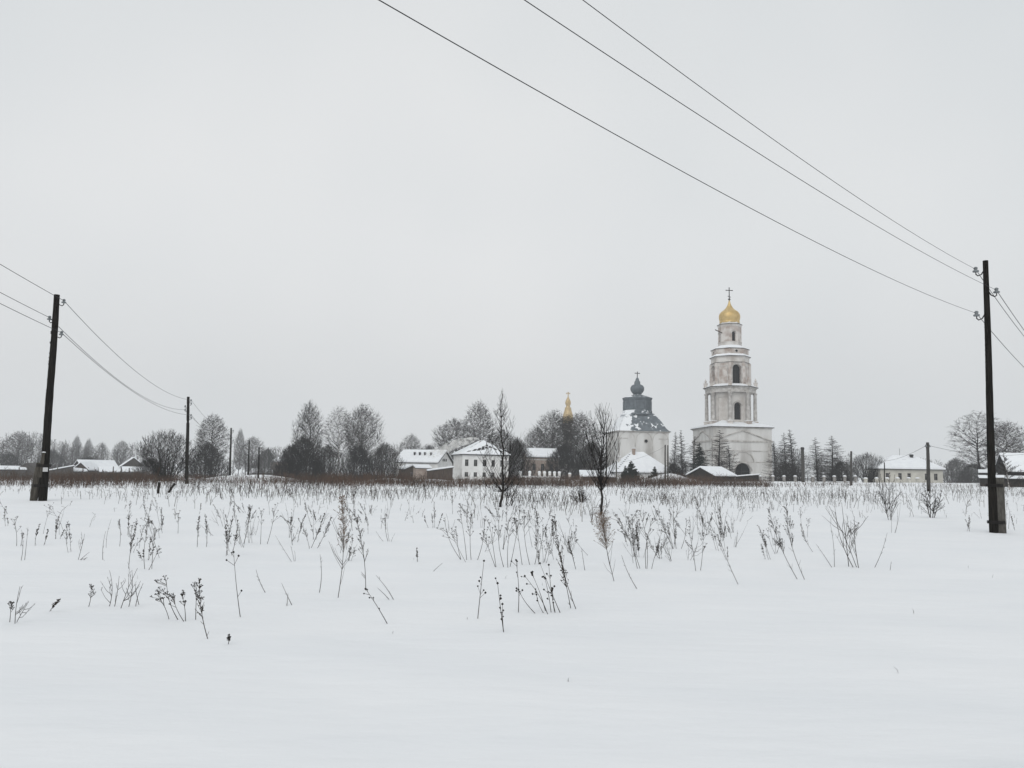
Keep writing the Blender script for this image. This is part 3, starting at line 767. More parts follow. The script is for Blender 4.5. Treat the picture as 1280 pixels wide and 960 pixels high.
# village at the far left
house('village_house', 'low village house with broad snow roof left of the leafless bush', 'house', 118, 205, 22, 8.5, 7, 1.9, 4.3, 'gable_x', 'brown_wood', [(-2.5, -1.7, .7, 1.6), (.8, 1.6, .7, 1.6)], (), .5)
r = house('village_porch_house', 'snow-roofed cottage gable in front of the broad village house', 'house', 107, 192, -32, 4.0, 4.6, 1.7, 3.6, 'gable_y', 'brown_wood', [(-.4, .4, 1.9, 2.6)], (), .35)
house('village_lean_to', 'flat snowy lean-to at left end of the village houses', 'shed', 92, 188, 6, 4.6, 4, 1.5, 2.2, 'shed', 'grey_wood', (), (), .3)
house('village_byre', 'low snow-covered byre between cottage and gabled shed', 'shed', 142, 190, 4, 6.4, 5, 1.3, 2.4, 'shed', 'brown_wood', (), (), .3)
house('village_gable_shed', 'grey gabled shed with snow roof edge beside the leafless bush', 'shed', 164, 195, 4, 5.2, 6, 2.6, 4.9, 'gable_y', 'grey_wood', (), (), .3, snow_t=.2)
house('village_gable_lean_to', 'snow-roofed lean-to at the front of the grey gabled shed', 'shed', 166, 184, 4, 4.6, 3, 1.3, 2.3, 'shed', 'grey_wood', (), (), .25)
house('ruined_shed', 'weathered grey-brown shed with patchy roof behind left pole', 'shed', 36, 190, -20, 4.0, 4, 2.2, 3.6, 'gable_y', 'grey_wood', (), (), .2, snow=False, roofmat='grey_wood')
house('long_byre', 'long dark byre with thin snow roof at the left edge', 'shed', 2, 185, 4, 9, 4, 1.9, 2.6, 'shed', 'grey_wood', (), (), .3, snow_t=.2)
house('sloping_barn', 'low dark barn roof streaked with snow just right of left pole', 'shed', 72, 184, 6, 5.6, 4.5, 1.5, 2.9, 'shed_l', 'grey_wood', (), (), .3, snow_t=.12)
r = house('far_house', 'faint distant two-storey house between poles and dark thicket', 'house', 348, 300, 8, 5.5, 6, 6.2, 8.0, 'hip_x', 'brick_wall', [(-1.9, -1.2, 3.9, 5.1), (.2, .9, 3.9, 5.1), (-1.9, -1.2, 1.2, 2.3), (.2, .9, 1.2, 2.3)], (), .35)
house('far_shed', 'distant low shed with white roof behind the two thin poles', 'shed', 327, 250, 4, 6, 4, 1.8, 3.0, 'shed', 'grey_wood', (), (), .3)
house('far_byre', 'distant low white-roofed byre behind the thicket of thin trunks', 'shed', 458, 215, 4, 6, 4, 1.2, 2.1, 'shed', 'grey_wood', (), (), .3)

# chimney smoke drifting left
def smoke():
    pts = [W(598.5, 549.5, 163), W(594, 548.5, 163), W(586, 551, 163.5), W(576, 553, 164), W(566, 556.5, 164), W(554, 562, 165), W(540, 567, 166), W(526, 570, 167)]
    o = MB().tube(pts, [.25, .5, .75, .9, 1.0, 1.05, 1.0, .3], 14)
    m = bpy.data.materials.new('smoke'); m.use_nodes = True; n, l = m.node_tree.nodes, m.node_tree.links; n.clear()
    pv = n.new('ShaderNodeVolumePrincipled'); pv.inputs['Color'].default_value = (.93, .92, .9, 1)
    t = n.new('ShaderNodeTexCoord'); nz = n.new('ShaderNodeTexNoise'); nz.inputs['Scale'].default_value = 1.1; nz.inputs['Detail'].default_value = 5
    l.new(t.outputs['Object'], nz.inputs['Vector'])
    sx = n.new('ShaderNodeSeparateXYZ'); l.new(t.outputs['Object'], sx.inputs[0])
    fade = n.new('ShaderNodeMapRange'); fade.inputs['From Min'].default_value = pts[-1].x; fade.inputs['From Max'].default_value = pts[0].x
    fade.inputs['To Min'].default_value = .0; fade.inputs['To Max'].default_value = 3.0
    l.new(sx.outputs['X'], fade.inputs['Value'])
    mr = n.new('ShaderNodeMapRange'); mr.inputs['From Min'].default_value = .44; mr.inputs['From Max'].default_value = .64; l.new(nz.outputs['Fac'], mr.inputs['Value'])
    mu = n.new('ShaderNodeMath'); mu.operation = 'MULTIPLY'; l.new(mr.outputs[0], mu.inputs[0]); l.new(fade.outputs[0], mu.inputs[1])
    l.new(mu.outputs[0], pv.inputs['Density'])
    out = n.new('ShaderNodeOutputMaterial'); l.new(pv.outputs[0], out.inputs['Volume'])
    MATS['smoke'] = m
    tag(o.build('smoke', 'smoke'), 'pale smoke drifting left from the two-storey house chimney', 'smoke', None, 'stuff')
smoke()

# ------------------------------------------------------------------ fences
def pillar_fence(name, label, pts_px, Y, top_h, w, m='white_wall', rail='iron', wall_h=.45):
    P = [W(px, 602, Y) for px in pts_px]
    z0 = min(G(p.x, Y) for p in P)
    r = empty(name, (P[0].x, Y, z0), 0, label, 'fence')
    for p in P:
        x = p.x - P[0].x; zb = G(p.x, Y) - z0
        pm = MB().box(x - w / 2, x + w / 2, -w / 2, w / 2, zb - .3, zb + top_h)
        pm.box(x - w / 2 - .07, x + w / 2 + .07, -w / 2 - .07, w / 2 + .07, zb + top_h, zb + top_h + .12)
        po = pm.build('pillar', m, r)
        MB().lathe([(w * .78, zb + top_h + .124), (w * .74, zb + top_h + .26), (w * .3, zb + top_h + .36)], 4, math.pi / 4, x, 0).build('snow_cap', 'snow', po)
    for a, b in zip(P[:-1], P[1:]):
        if b.x - a.x > 5: continue
        x0, x1 = a.x - P[0].x + w / 2 + .01, b.x - P[0].x - w / 2 - .01; zb = (G(a.x, Y) + G(b.x, Y)) / 2 - z0
        MB().box(x0, x1, -.15, .15, zb - .3, zb + wall_h).build('plinth_wall', m, r)
        MB().box(x0, x1, -.17, .17, zb + wall_h + .004, zb + wall_h + .12).build('snow_cap', 'snow', r)
        if rail:
            q = MB(); n = max(3, int((x1 - x0) / .28))
            for zc in (wall_h + .25, top_h - .2): q.box(x0, x1, -.025, .025, zb + zc - .025, zb + zc + .025)
            for i in range(n):
                xc = x0 + (i + .5) * (x1 - x0) / n; q.box(xc - .018, xc + .018, -.018, .018, zb + wall_h, zb + top_h - .05)
            q.build('railing', rail, r)
    return r
pillar_fence('churchyard_fence', 'pillared churchyard fence with iron railings right of bell tower', [950, 966, 980, 994, 1016, 1030, 1043, 1056, 1069], 142, 1.35, .42, 'grey_plaster')
pillar_fence('house_fence', 'low white wall with capped pillars in front of cream house', [1082, 1096, 1109, 1122, 1136, 1147], 138, .95, .45, 'cream_wall', None, .2)
pillar_fence('white_fence', 'white snow-capped fence in front of the pale brick house', [650, 662, 674, 680.5, 687, 693, 699], 158, 1.75, .5, 'white_wall', None, .95)
pillar_fence('garden_fence', 'short pillared fence left of the bare multi-stem sapling', [712, 726, 740], 150, 1.4, .5, 'plaster_worn', 'iron')

def paling(name, label, px0, px1, Y, h, m, post_px, gap=.06):
    a, b = W(px0, 602, Y), W(px1, 602, Y)
    r = empty(name, (a.x, Y, G(a.x, Y)), 0, label, 'fence'); z0 = G(a.x, Y)
    q = MB(); x = a.x
    while x < b.x:
        zb = G(x, Y) - z0; hh = h * rnd.uniform(.8, 1.1)
        q.box(x - a.x, x - a.x + .13, -.012, .012, zb - .1, zb + hh); x += .13 + gap * rnd.uniform(.4, 2.4)
    o = q.build('pickets', m, r); o['kind'] = 'stuff'
    rl = MB()
    for zc in (.35, .8): rl.box(0, b.x - a.x, .013, .06, zc * h, zc * h + .08)
    rl.build('rail', m, r)
    for p in post_px:
        w_ = W(p, 602, Y).x
        MB().box(w_ - a.x - .06, w_ - a.x + .06, .062, .18, -.2 + G(w_, Y) - z0, h * rnd.uniform(1.25, 1.7) + G(w_, Y) - z0).build('post', m, r)
paling('picket_fence', 'weathered grey picket fence running along the left village edge', 0, 168, 135, 1.25, 'grey_wood', [8, 22, 34, 70, 86, 102, 118, 127, 140, 150, 160])
paling('board_fence', 'dark board fence behind reddish weeds between saplings', 632, 745, 140, .7, 'dark_wood', [640, 660, 690, 715, 735])

for px, py0, py1, lean in ((197.5, 617, 603, 0.02), (209, 616, 604.5, .38)):
    b = hit(px, py0); k = b.y / F
    o = MB().tube([(0, 0, -.2), (lean * .5, 0, (py0 - py1) * k * .5), (lean, 0, (py0 - py1) * k)], [.07, .065, .06], 8).build('fence_stump', 'dark_wood')
    o.location = b
    tag(o, 'stout dark upright stump below the leafless bush' if lean < .1 else 'dark leaning stump right of the upright stump below the bush', 'post', None)

# ------------------------------------------------------------------ utility poles and wires
def hook(root, p, side, size=1.0):
    """curved iron hook carrying a porcelain insulator; p is the wire point"""
    s = size
    q = [p + Vector((-side * .26 * s, 0, -.02 * s)), p + Vector((-side * .17 * s, 0, -.16 * s)), p + Vector((-side * .06 * s, 0, -.21 * s)), p + Vector((0, 0, -.16 * s)), p + Vector((0, 0, -.06 * s))]
    h = MB().tube(q, .018 * s, 6).build('hook', 'iron', root)
    MB().lathe([(.03 * s, p.z - .10 * s), (.085 * s, p.z - .09 * s), (.09 * s, p.z - .05 * s), (.05 * s, p.z - .03 * s), (.045 * s, p.z), (.065 * s, p.z + .03 * s), (.03 * s, p.z + .07 * s)], 10, 0, p.x, p.y).build('insulator', 'porcelain', h, True)

def pole(name, label, base, top, r0, r1, hooks=(), m='pole_wood', stub=None, plate=None, hsize=1.0, group=None, knots=0):
    b = Vector(base); t = Vector(top) - b
    r = empty(name, b, 0, label, 'utility pole', group)
    N = 26; pr = random.Random(int(abs(b.x) * 100)); pts = []; rad = []
    for i in range(N + 1):
        f = i / N; w = .008 * math.sin(9 * f + b.x)
        pts.append(t * f + Vector((w, .5 * w, -.4 if i == 0 else 0))); rad.append((r0 + (r1 - r0) * f) * pr.uniform(.965, 1.035))
    MB().tube(pts, rad, 12).build('shaft', m, r)
    MB().lathe([(r1 * .96, t.z + .003), (r1 * .7, t.z + .05)], 10, 0, t.x, t.y).build('top_cap', 'snow' if stub else m, r) if stub else None
    for w, s in hooks: hook(r, Vector(w) - b, s, hsize)
    kn = MB()
    for i in range(knots):
        f = pr.uniform(.42, .82); c = t * f; rr = r0 + (r1 - r0) * f
        kn.lathe([(.01, c.z - .03), (.03, c.z), (.01, c.z + .03)], 6, 0, c.x - rr * 1.0, c.y - .02)
    if knots: kn.build('knots', m, r)
    return r, t

Yl, Yrp, Yb3 = 30, 23, 70
# left pole
bl = Vector((W(53, 626, Yl).x, Yl, 0)); bl.z = G(bl.x, bl.y); tl = W(71.2, 368.5, Yl)
hl = [(W(80, 376, Yl), 1), (W(62, 397, Yl), -1), (W(77, 416, Yl), 1)]
r, t = pole('utility_pole', 'leaning dark wooden pole at left, bound to a timber stub', bl, tl, .155, .105, hl, knots=16)
sx_ = -.30
stub = MB().tube([(sx_ - .02, -.05, -.4), (sx_, -.05, .3), (sx_ + .12, -.03, 1.45)], [.155, .15, .14], 9).build('stub', 'stub_wood', r)
MB().tube([(sx_ + .19, -.10, .9), (sx_ + .25, -.08, 1.55), (sx_ + .27, -.07, 1.85)], [.10, .095, .085], 8).build('stub', 'stub_wood', r)
MB().lathe([(.10, 1.853), (.06, 1.9)], 8, 0, sx_ + .27, -.07).build('snow_cap', 'snow', r)
for zc, xo, rx_ in ((.55, -.13, .315), (1.32, -.05, .275)):
    bd = MB()
    for i in range(3):
        Q = [Vector((xo + rx_ * math.cos(a), -.02 + .19 * math.sin(a), zc + i * .035)) for a in [2 * math.pi * j / 16 for j in range(17)]]
        bd.tube(Q, .014, 5)
    bd.build('wire_binding', 'iron', r)
MB().box(.03, .22, -.20, -.185, 1.12, 1.28).build('number_plate', 'plate', r)

# right pole
br = Vector((W(1241.5, 659, Yrp).x, Yrp, 0)); br.z = G(br.x, br.y); tr_ = W(1232, 326, Yrp)
hr_ = [(W(1219.5, 336.5, Yrp), -1), (W(1245.5, 362.5, Yrp), 1), (W(1220.5, 391.5, Yrp), -1)]
r, t = pole('utility_pole', 'tall dark wooden pole at right, bound to a concrete stub', br, tr_, .115, .075, hr_, knots=18)
MB().box(.10, .325, -.10, .12, -.4, 1.62).build('stub', 'concrete', r)
MB().box(.09, .335, -.11, .13, 1.624, 1.70).build('snow_cap', 'snow', r)
for zc in (.28, 1.36):
    bd = MB()
    for i in range(3):
        Q = [Vector((.105 + .25 * math.cos(a), .01 + .17 * math.sin(a), zc + i * .03)) for a in [2 * math.pi * j / 16 for j in range(17)]]
        bd.tube(Q, .013, 5)
    bd.build('wire_binding', 'iron', r)

def simple_pole(px, pyt, pyb, Y, r0, r1, label, hooks=(), m='pole_wood', pxb=None, hsize=1.2, name='utility_pole', cat=None):
    b = W(pxb or px, pyb, Y); b.z = G(b.x, b.y); t = W(px, pyt, Y)
    hk = [(W(px + dx, py, Y), 1 if dx > 0 else -1) for dx, py in hooks]
    return pole(name, label, b, t, r0, r1, hk, m, hsize=hsize)[0]
simple_pole(235.5, 496, 606, Yb3, .16, .12, 'straight dark pole beside the leafless bush, insulators near its top', [(3.4, 500), (-4, 512), (3.4, 518.5), (3.6, 504), (-4, 507.5), (3.6, 522)], pxb=233, hsize=1.0)
simple_pole(289, 535, 600, 118, .17, .12, 'thin distant pole with insulators between bare birches', [(2.5, 538), (-2.6, 543), (2.5, 550)], pxb=287, hsize=1.3)
simple_pole(311.5, 550, 603, 112, .13, .09, 'plain thin pole, left of the two short poles near thicket', (), pxb=310)
simple_pole(324, 559, 604, 108, .13, .09, 'shortest plain pole, nearest the dark thicket on its left', (), pxb=322.5)
simple_pole(1159.5, 553, 616, 62, .15, .11, 'grey pole standing in front of the cream house', [(-2, 557), (2, 557)], 'pole_grey', 1161)
simple_pole(1064, 564, 605, 110, .17, .13, 'short grey pole left of the rounded bare tree', (), 'pole_grey')
simple_pole(1105.5, 578, 604, 120, .10, .07, 'slim dark pole at left corner of cream house', (), 'pole_wood')
simple_pole(831.5, 556, 604, 118, .13, .10, 'left pole of the close pair beside grey-domed church', (), 'pole_grey')
simple_pole(834.8, 556.5, 604, 119, .12, .09, 'right pole of the close pair beside grey-domed church', (), 'pole_grey')
simple_pole(770.5, 577, 602, 125, .12, .10, 'pale short post in front of the hipped white roof', (), 'concrete')
r = simple_pole(758, 540, 602, 128, .12, .09, 'pole with crossarm half hidden by the multi-stem sapling', (), 'pole_wood')
q = W(758, 541, 128) - W(758, 602, 128)
MB().beam((-.7, 0, q.z), (.7, 0, q.z), .1, .1).build('crossarm', 'dark_wood', r)
b = W(1004, 604, 134); b.z = G(b.x, b.y); hh = W(1004, 559, 134).z - b.z
r = empty('concrete_post', b, 0, 'stout round concrete post with dark top by tower fence', 'post')
MB().lathe([(.30, -.3), (.29, hh * .5), (.26, hh - .4)], 12).build('shaft', 'pole_grey', r)
MB().lathe([(.31, hh - .4), (.33, hh - .2), (.24, hh)], 12).build('head', 'roof_dark', r)
# pole just beyond the right edge that carries the line on
po2 = Vector((37.5, 50.5, 0)); po2.z = G(po2.x, po2.y)
hk2 = [(po2 + Vector((-.35, 0, 7.6)), -1), (po2 + Vector((.35, 0, 7.0)), 1), (po2 + Vector((-.35, 0, 6.3)), -1)]
pole('utility_pole', 'wooden pole beyond the right edge where the overhead wires lead', po2, po2 + Vector((0, 0, 8)), .15, .11, hk2)

def wire(a, b, sag, rad, label, n=40, group='overhead wires'):
    a, b = Vector(a), Vector(b); pts = []
    for i in range(n + 1):
        f = i / n; p = a.lerp(b, f); p.z -= 4 * sag * f * (1 - f); pts.append(p)
    o = MB().tube([p - a for p in pts], rad, 5).build('overhead_wire', 'wire'); o.location = a
    tag(o, label, 'wire', group)
N0 = (-10.56, -4.06)
for (w, s), z1, sg, lb in zip(hr_, (7.45, 6.63, 6.0), (.68, .60, .65), ('topmost overhead wire crossing the sky to the right pole', 'middle overhead wire crossing the sky to the right pole', 'lowest overhead wire crossing the sky to the right pole')):
    wire(w, (N0[0], N0[1], z1), sg, .0052, lb)
for (w, s), (w2, s2), lb in zip(hr_, hk2, ('upper wire leaving the right pole for the right edge', 'second wire leaving the right pole for the right edge', 'lowest wire leaving the right pole for the right edge')):
    wire(w, w2, .55, .0095, lb)
for (w, s), z1, lb in zip(hl, (9.1, 8.5, 8.1), ('top wire from the left edge to the leaning pole', 'middle wire from the left edge to the leaning pole', 'bottom wire from the left edge to the leaning pole')):
    wire(w, (N0[0], N0[1], z1), .4, .010, lb)
for (w, s), (px, py), sg, lb in zip(hl, ((239, 500), (231.5, 512), (239, 518.5)), (.875, .975, .825), ('upper sagging wire from leaning pole to the straight pole', 'middle sagging wire from leaning pole to the straight pole', 'lowest sagging wire from leaning pole to the straight pole')):
    wire(w, W(px, py, Yb3), sg, .011, lb)
for (p0, p1, lb) in (((239, 500), (291.5, 538), 'upper wire from the straight pole to distant pole'), ((231.5, 512), (286.4, 543), 'middle wire from the straight pole to distant pole'), ((239, 518.5), (291.5, 550), 'lowest wire from the straight pole to distant pole')):
    wire(W(*p0, Yb3), W(*p1, 118), 1.0, .011, lb)
wire(W(1157.5, 557, 62), W(1064, 565, 110), 1.3, .012, 'thin drooping wire from grey pole past cream house roof')
wire(W(1161.5, 557, 62), W(1330, 557, 80), .9, .012, 'thin wire from grey pole to the big birch')
wire(W(1064, 566, 110), W(1000, 590, 120), .6, .012, 'thin wire from short grey pole down to the tower larches')
wire(W(831, 558, 118), W(770.5, 578, 125), .5, .012, 'thin wire slanting across the grey-domed church wall')

# ------------------------------------------------------------------ trees
def unit(v):
    return v / max(1e-9, math.sqrt(v[0] ** 2 + v[1] ** 2 + v[2] ** 2))

def grow(out, p, d, L, r, lvl, cfg, rg):
    n = cfg['steps'][lvl]; step = L / n; last = lvl == len(cfg['steps']) - 1
    for i in range(n):
        f0, f1 = i / n, (i + 1) / n
        d = unit(d + rg.normal(0, cfg['wander'][lvl], 3) + np.array([0, 0, cfg['trop'][lvl]]) * (1 if lvl == 0 else f1))
        q = p + d * step
        tip = cfg.get('tip', .25)
        r0, r1 = r * (1 - f0 * (1 - tip)), r * (1 - f1 * (1 - tip))
        out.append((lvl, *p, max(r0, cfg['rmin']), *q, max(r1, cfg['rmin'] * .7)))
        if not last and f1 > cfg['start'][lvl]:
            k = cfg['kids'][lvl]; k = int(k) + (1 if rg.random() < k - int(k) else 0)
            for _ in range(k):
                ang = math.radians(rg.normal(cfg['ang'][lvl], cfg.get('angsd', 8)))
                az_ = rg.uniform(0, 2 * math.pi)
                a = np.cross(d, [0.3, .9, .2]); a = unit(a); b = np.cross(d, a)
                cd = d * math.cos(ang) + (a * math.cos(az_) + b * math.sin(az_)) * math.sin(ang)
                sh = cfg['shape'](f1) if lvl == 0 else (1.1 - .6 * f1)
                cl_ = L * cfg['ratio'][lvl] * sh * rg.uniform(.75, 1.2)
                t = rg.random(); bp = p + (q - p) * t
                cr = min(r1 * .75, r1 * cfg.get('rratio', .5) * (sh ** .5 if lvl == 0 else 1))
                grow(out, bp, unit(cd), cl_, max(cr, cfg['rmin']), lvl + 1, cfg, rg)
        p = q
    return out

def normalise(S, H):
    S = np.array(S); zt = max(S[:, 3].max(), S[:, 7].max()); s = H / zt
    for c in (1, 2, 3, 5, 6, 7): S[:, c] *= s
    return S

def tree_proto(cfg, seed, H, trunk_m, crown_m, trunk_lv=1, n_stems=1, spread=0.0, name='bare_tree'):
    rg = np.random.default_rng(seed); S = []
    for k in range(n_stems):
        a = rg.uniform(0, 2 * math.pi); t = spread * rg.uniform(.3, 1.0) if n_stems > 1 else 0.0
        d = unit(np.array([math.cos(a) * t, math.sin(a) * t, 1.0])); base = np.array([math.cos(a), math.sin(a), 0]) * ((.25 * spread if 'base' not in cfg else cfg['base'] * math.sqrt(rg.random())) if n_stems > 1 else 0)
        base[2] = -.2
        grow(S, base, d, cfg['L'] * rg.uniform(.75, 1.05) if n_stems > 1 else cfg['L'], cfg['r'], 0, cfg, rg)
    S = normalise(S, H)
    tr = S[S[:, 0] < trunk_lv][:, 1:]; cr = S[S[:, 0] >= trunk_lv][:, 1:]
    return dict(trunk=tubes_mesh('trunk', tr, 7), crown=tubes_mesh('crown', cr, 3), tm=trunk_m, cm=crown_m, H=H, n=n_stems,
                w=float(np.percentile(np.abs(cr[:, 4:6]), 97)) * 2)

def env_tree(seed, H, z0, Rf, tiers, trunk_m, crown_m, steep=.5, r=.18, rr=(.05, .018, .011), stems=1, base=0.0, top=.82, lean=.0, droop=0.0, lump=.22, nseg=(5, 3, 2), pen=1.6, u0=.72):
    """bare tree whose twigs fill a crown of radius Rf(f), f = 0 at the crown's foot z0 and 1 at its top: every branch grows from the best-placed node below it"""
    rg = np.random.default_rng(seed); tr, cr, nodes, nrad = [], [], [], []
    ph1, ph2 = rg.uniform(0, 6.28, 2)
    def Rad(f, th): return Rf(f) * (1 + lump * np.sin(3 * th + ph1 + 4 * f) * .6 + lump * np.sin(5 * th + ph2 - 7 * f) * .4)
    for k in range(stems):
        a = rg.uniform(0, 6.28); b = base * math.sqrt(rg.random()); p = np.array([b * math.cos(a), b * math.sin(a), -.25]); N = 22
        ht = H * top * (1 if stems == 1 else rg.uniform(.55, 1.0)); d = np.array([math.cos(a), math.sin(a), 0]) * (rg.uniform(0, lean) if stems > 1 else 0)
        for i in range(N):
            f0, f1 = i / N, (i + 1) / N
            q = p + np.array([0, 0, (ht + .25) / N]) + d * (ht / N) + rg.normal(0, .006, 3) * H * np.array([1, 1, 0])
            ra, rb = r * (1 - .86 * f0), r * (1 - .86 * f1)
            tr.append((*p, ra, *q, rb)); p = q
            if q[2] > z0 * .8: nodes.append(q); nrad.append(rb)
    nodes = np.array(nodes); nrad = np.array(nrad)
    for t, n in enumerate(tiers):
        f = rg.random(n) ** (.9 if t else 1); th = rg.uniform(0, 6.28, n)
        u = rg.random(n) ** ((.5, .42, .40)[min(t, 2)]) * ((u0, .92, 1.0)[min(t, 2)])
        R_ = Rad(f, th) * u * np.clip(1 + rg.normal(0, .11, n), .7, 1.3)
        f = f * (1 + np.clip(rg.normal(0, .035, n), -.1, .07))
        z_lump = 1 + .05 * np.sin(4 * th + ph2)
        P = np.stack([R_ * np.cos(th), R_ * np.sin(th), z0 + (H - z0) * f * z_lump * (.90 if t == 0 else .96)], 1)
        new_n, new_r = [], []
        for c in range(0, n, 400):
            Q = P[c:c + 400]; D = Q[:, None, :] - nodes[None]; hd = np.hypot(D[..., 0], D[..., 1]); dist = np.sqrt(hd ** 2 + D[..., 2] ** 2)
            cost = dist + pen * np.maximum(0, steep * hd - D[..., 2]) + np.where(np.hypot(nodes[:, 0], nodes[:, 1])[None] > np.hypot(Q[:, 0], Q[:, 1])[:, None] + .15 * H * .2, .4, 0)
            j = np.argmin(cost, 1)
            for q, ji in zip(Q, j):
                a = nodes[ji]; v = q - a; m = nseg[min(t, 2)]
                ctl = a + v * np.array([.58, .58, .40]) + rg.normal(0, .03, 3) * np.linalg.norm(v); e = q - np.array([0, 0, droop * np.linalg.norm(v) if t == 2 else 0])
                ra = min(rr[min(t, 2)], nrad[ji] * .8); rb = max(ra * .45, rr[2] * .75); prev = a
                for s_ in range(1, m + 1):
                    w_ = s_ / m; pt_ = a * (1 - w_) ** 2 + ctl * 2 * w_ * (1 - w_) + e * w_ * w_
                    r0_, r1_ = ra + (rb - ra) * (s_ - 1) / m, ra + (rb - ra) * w_
                    cr.append((*prev, r0_, *pt_, r1_)); prev = pt_
                    if t < 2: new_n.append(pt_); new_r.append(r1_)
        if new_n: nodes = np.concatenate([nodes, np.array(new_n)]); nrad = np.concatenate([nrad, np.array(new_r)])
    cr = np.array(cr)
    return dict(trunk=tubes_mesh('trunk', np.array(tr), 7), crown=tubes_mesh('crown', cr, 3), tm=trunk_m, cm=crown_m, H=H, n=stems, w=float(np.percentile(np.hypot(cr[:, 4], cr[:, 5]), 98)) * 2)

ovate = lambda W_, pk=.45: (lambda f: W_ * np.maximum(.06, np.where(f < pk, np.sin(np.pi / 2 * (.25 + .75 * f / pk)), np.sqrt(np.maximum(0, 1 - ((f - pk) / (1 - pk)) ** 2)))))
dome_ = lambda W_: (lambda f: W_ * np.sqrt(np.maximum(.03, 1 - f ** 2.2)))
cone_ = lambda W_, pk=.3: (lambda f: W_ * np.maximum(.03, np.where(f < pk, .45 + .55 * f / pk, ((1 - f) / (1 - pk)) ** 1.1)))
fan_ = lambda W_: (lambda f: W_ * np.maximum(.05, np.where(f < .55, .2 + .8 * f / .55, np.sqrt(np.maximum(0, 1 - ((f - .55) / .45) ** 2) * .9 + .02))))

def plant_tree(proto, name, label, px, pyt, Y, width_px=None, group='bare trees', rot=None, cat='tree', base=None):
    x = W(px, 602, Y).x; gz = G(x, Y) - .05
    Hn = W(px, pyt, Y).z - gz; sz = Hn / proto['H']; sxy = sz
    if width_px: sxy = width_px * Y / F / proto['w']
    r = empty(name, (x, Y, gz), rot if rot is not None else rnd.uniform(0, 6.28), label, cat, group)
    r.scale = (sxy, sxy, sz)
    for part, m in (('trunk', proto['tm']), ('crown', proto['cm'])):
        me = proto[part]
        if not me.materials: me.materials.append(MATS[m])
        o = bpy.data.objects.new('stems' if proto['n'] > 1 and part == 'trunk' else part, me); COL.objects.link(o); o.parent = r
        if proto['n'] > 1: o['kind'] = 'stuff'
    return r

rnd_shape = lambda f: max(.22, math.sin(math.pi * min(1, (f * .64 + .20)) ** 1.1))
bell = lambda f: max(.12, (1.05 - f) ** .8)
birch = dict(steps=(14, 7, 4, 2), wander=(.03, .06, .09, .12), trop=(.03, .08, .05, -.04), start=(.16, .12, .08), kids=(3.2, 3.0, 3.7), ang=(42, 36, 38), ratio=(.36, .42, .42), L=16, r=.19, rmin=.0115, shape=rnd_shape, tip=.15)
birch2 = dict(birch, ang=(38, 36, 38), start=(.30, .15, .1), ratio=(.40, .42, .42), kids=(2.5, 2.6, 3.2), trop=(.03, .07, .0, -.22))
column = dict(birch, ang=(24, 26, 30), trop=(.03, .06, .05, .0), ratio=(.36, .38, .40), start=(.14, .12, .1), kids=(2.5, 2.7, 3.6))
broad = dict(birch, ang=(48, 38, 38), ratio=(.42, .42, .40), kids=(3.0, 3.0, 3.6), start=(.22, .2, .1), trop=(.02, .10, .05, .0), wander=(.05, .09, .12, .16))
willow = dict(steps=(9, 5, 3), wander=(.06, .09, .12), trop=(.07, .12, .08), start=(.12, .1), kids=(2.6, 2.2), ang=(26, 30), ratio=(.42, .42), L=5, r=.055, rmin=.011, shape=bell, tip=.2)
thick = dict(willow, kids=(2.6, 2.6), wander=(.05, .08, .12), ang=(24, 28), ratio=(.40, .40), rmin=.0085, r=.035, start=(.06, .1), base=2.0)
larch = dict(steps=(34, 6, 2), wander=(.006, .03, .10), trop=(.05, .035, -.06), start=(.08, .12), kids=(4.8, 4.7), ang=(82, 48), angsd=5, ratio=(.24, .24), L=10, r=.13, rmin=.010, shape=lambda f: max(.06, (1.06 - f)) ** .9, tip=.08, rratio=.3)

P_birch = [env_tree(sd, 16, 3.2, ovate(3.6, .5), (46, 480, 7600), 'bark', 'twig', .7, .20, (.055, .026, .0175), droop=.15) for sd in (3, 8)]
P_birch2 = env_tree(21, 16, 5.0, ovate(4.2, .5), (26, 340, 5000), 'birch_bark', 'twig', .75, .19, (.075, .024, .0135), droop=.5)
P_bigbirch = env_tree(27, 13, 3.0, ovate(4.6, .55), (26, 320, 4200), 'bark', 'twig', .6, .22, (.08, .022, .0125), droop=.45, lump=.34)
P_col = env_tree(5, 18, 3.5, ovate(2.7, .42), (44, 440, 6600), 'bark', 'twig', 1.2, .20, (.055, .024, .0165), lump=.2)
P_broad = [env_tree(sd, 15, 3.5, ovate(4.6, .58), (40, 480, 7800), 'bark', 'twig', .6, .22, (.06, .026, .0175), lump=.3) for sd in (9, 14)]
P_thick = [env_tree(sd, 6, .15, dome_(3.4), (120, 1000, 8200), 'bark', m_, 1.2, .05, (.030, .019, .0165), stems=40, base=2.6, lean=.25, top=.85, lump=.3) for sd, m_ in ((4, 'twig_dark'), (6, 'twig'))]
P_bush = env_tree(12, 5.5, .3, fan_(3.2), (110, 850, 3600), 'bark', 'twig_dark', 1.3, .06, (.032, .018, .0150), stems=24, base=.7, lean=.5, top=.8, lump=.25)
P_larch = [tree_proto(larch, s, 10, 'bark', 'twig') for s in (2, 17)]

spruce_cfg = dict(larch, kids=(5.5, 5.5), ang=(98, 55), ratio=(.27, .30), trop=(.05, .02, -.1), rmin=.022, start=(.03, .05), steps=(30, 6, 2))
P_spruce = tree_proto(spruce_cfg, 5, 7, 'bark', 'needle')
P_pine = tree_proto(dict(spruce_cfg, ang=(70, 50), trop=(.05, .10, .05), kids=(4.5, 5), ratio=(.34, .34), rmin=.03), 9, 4, 'bark', 'needle')

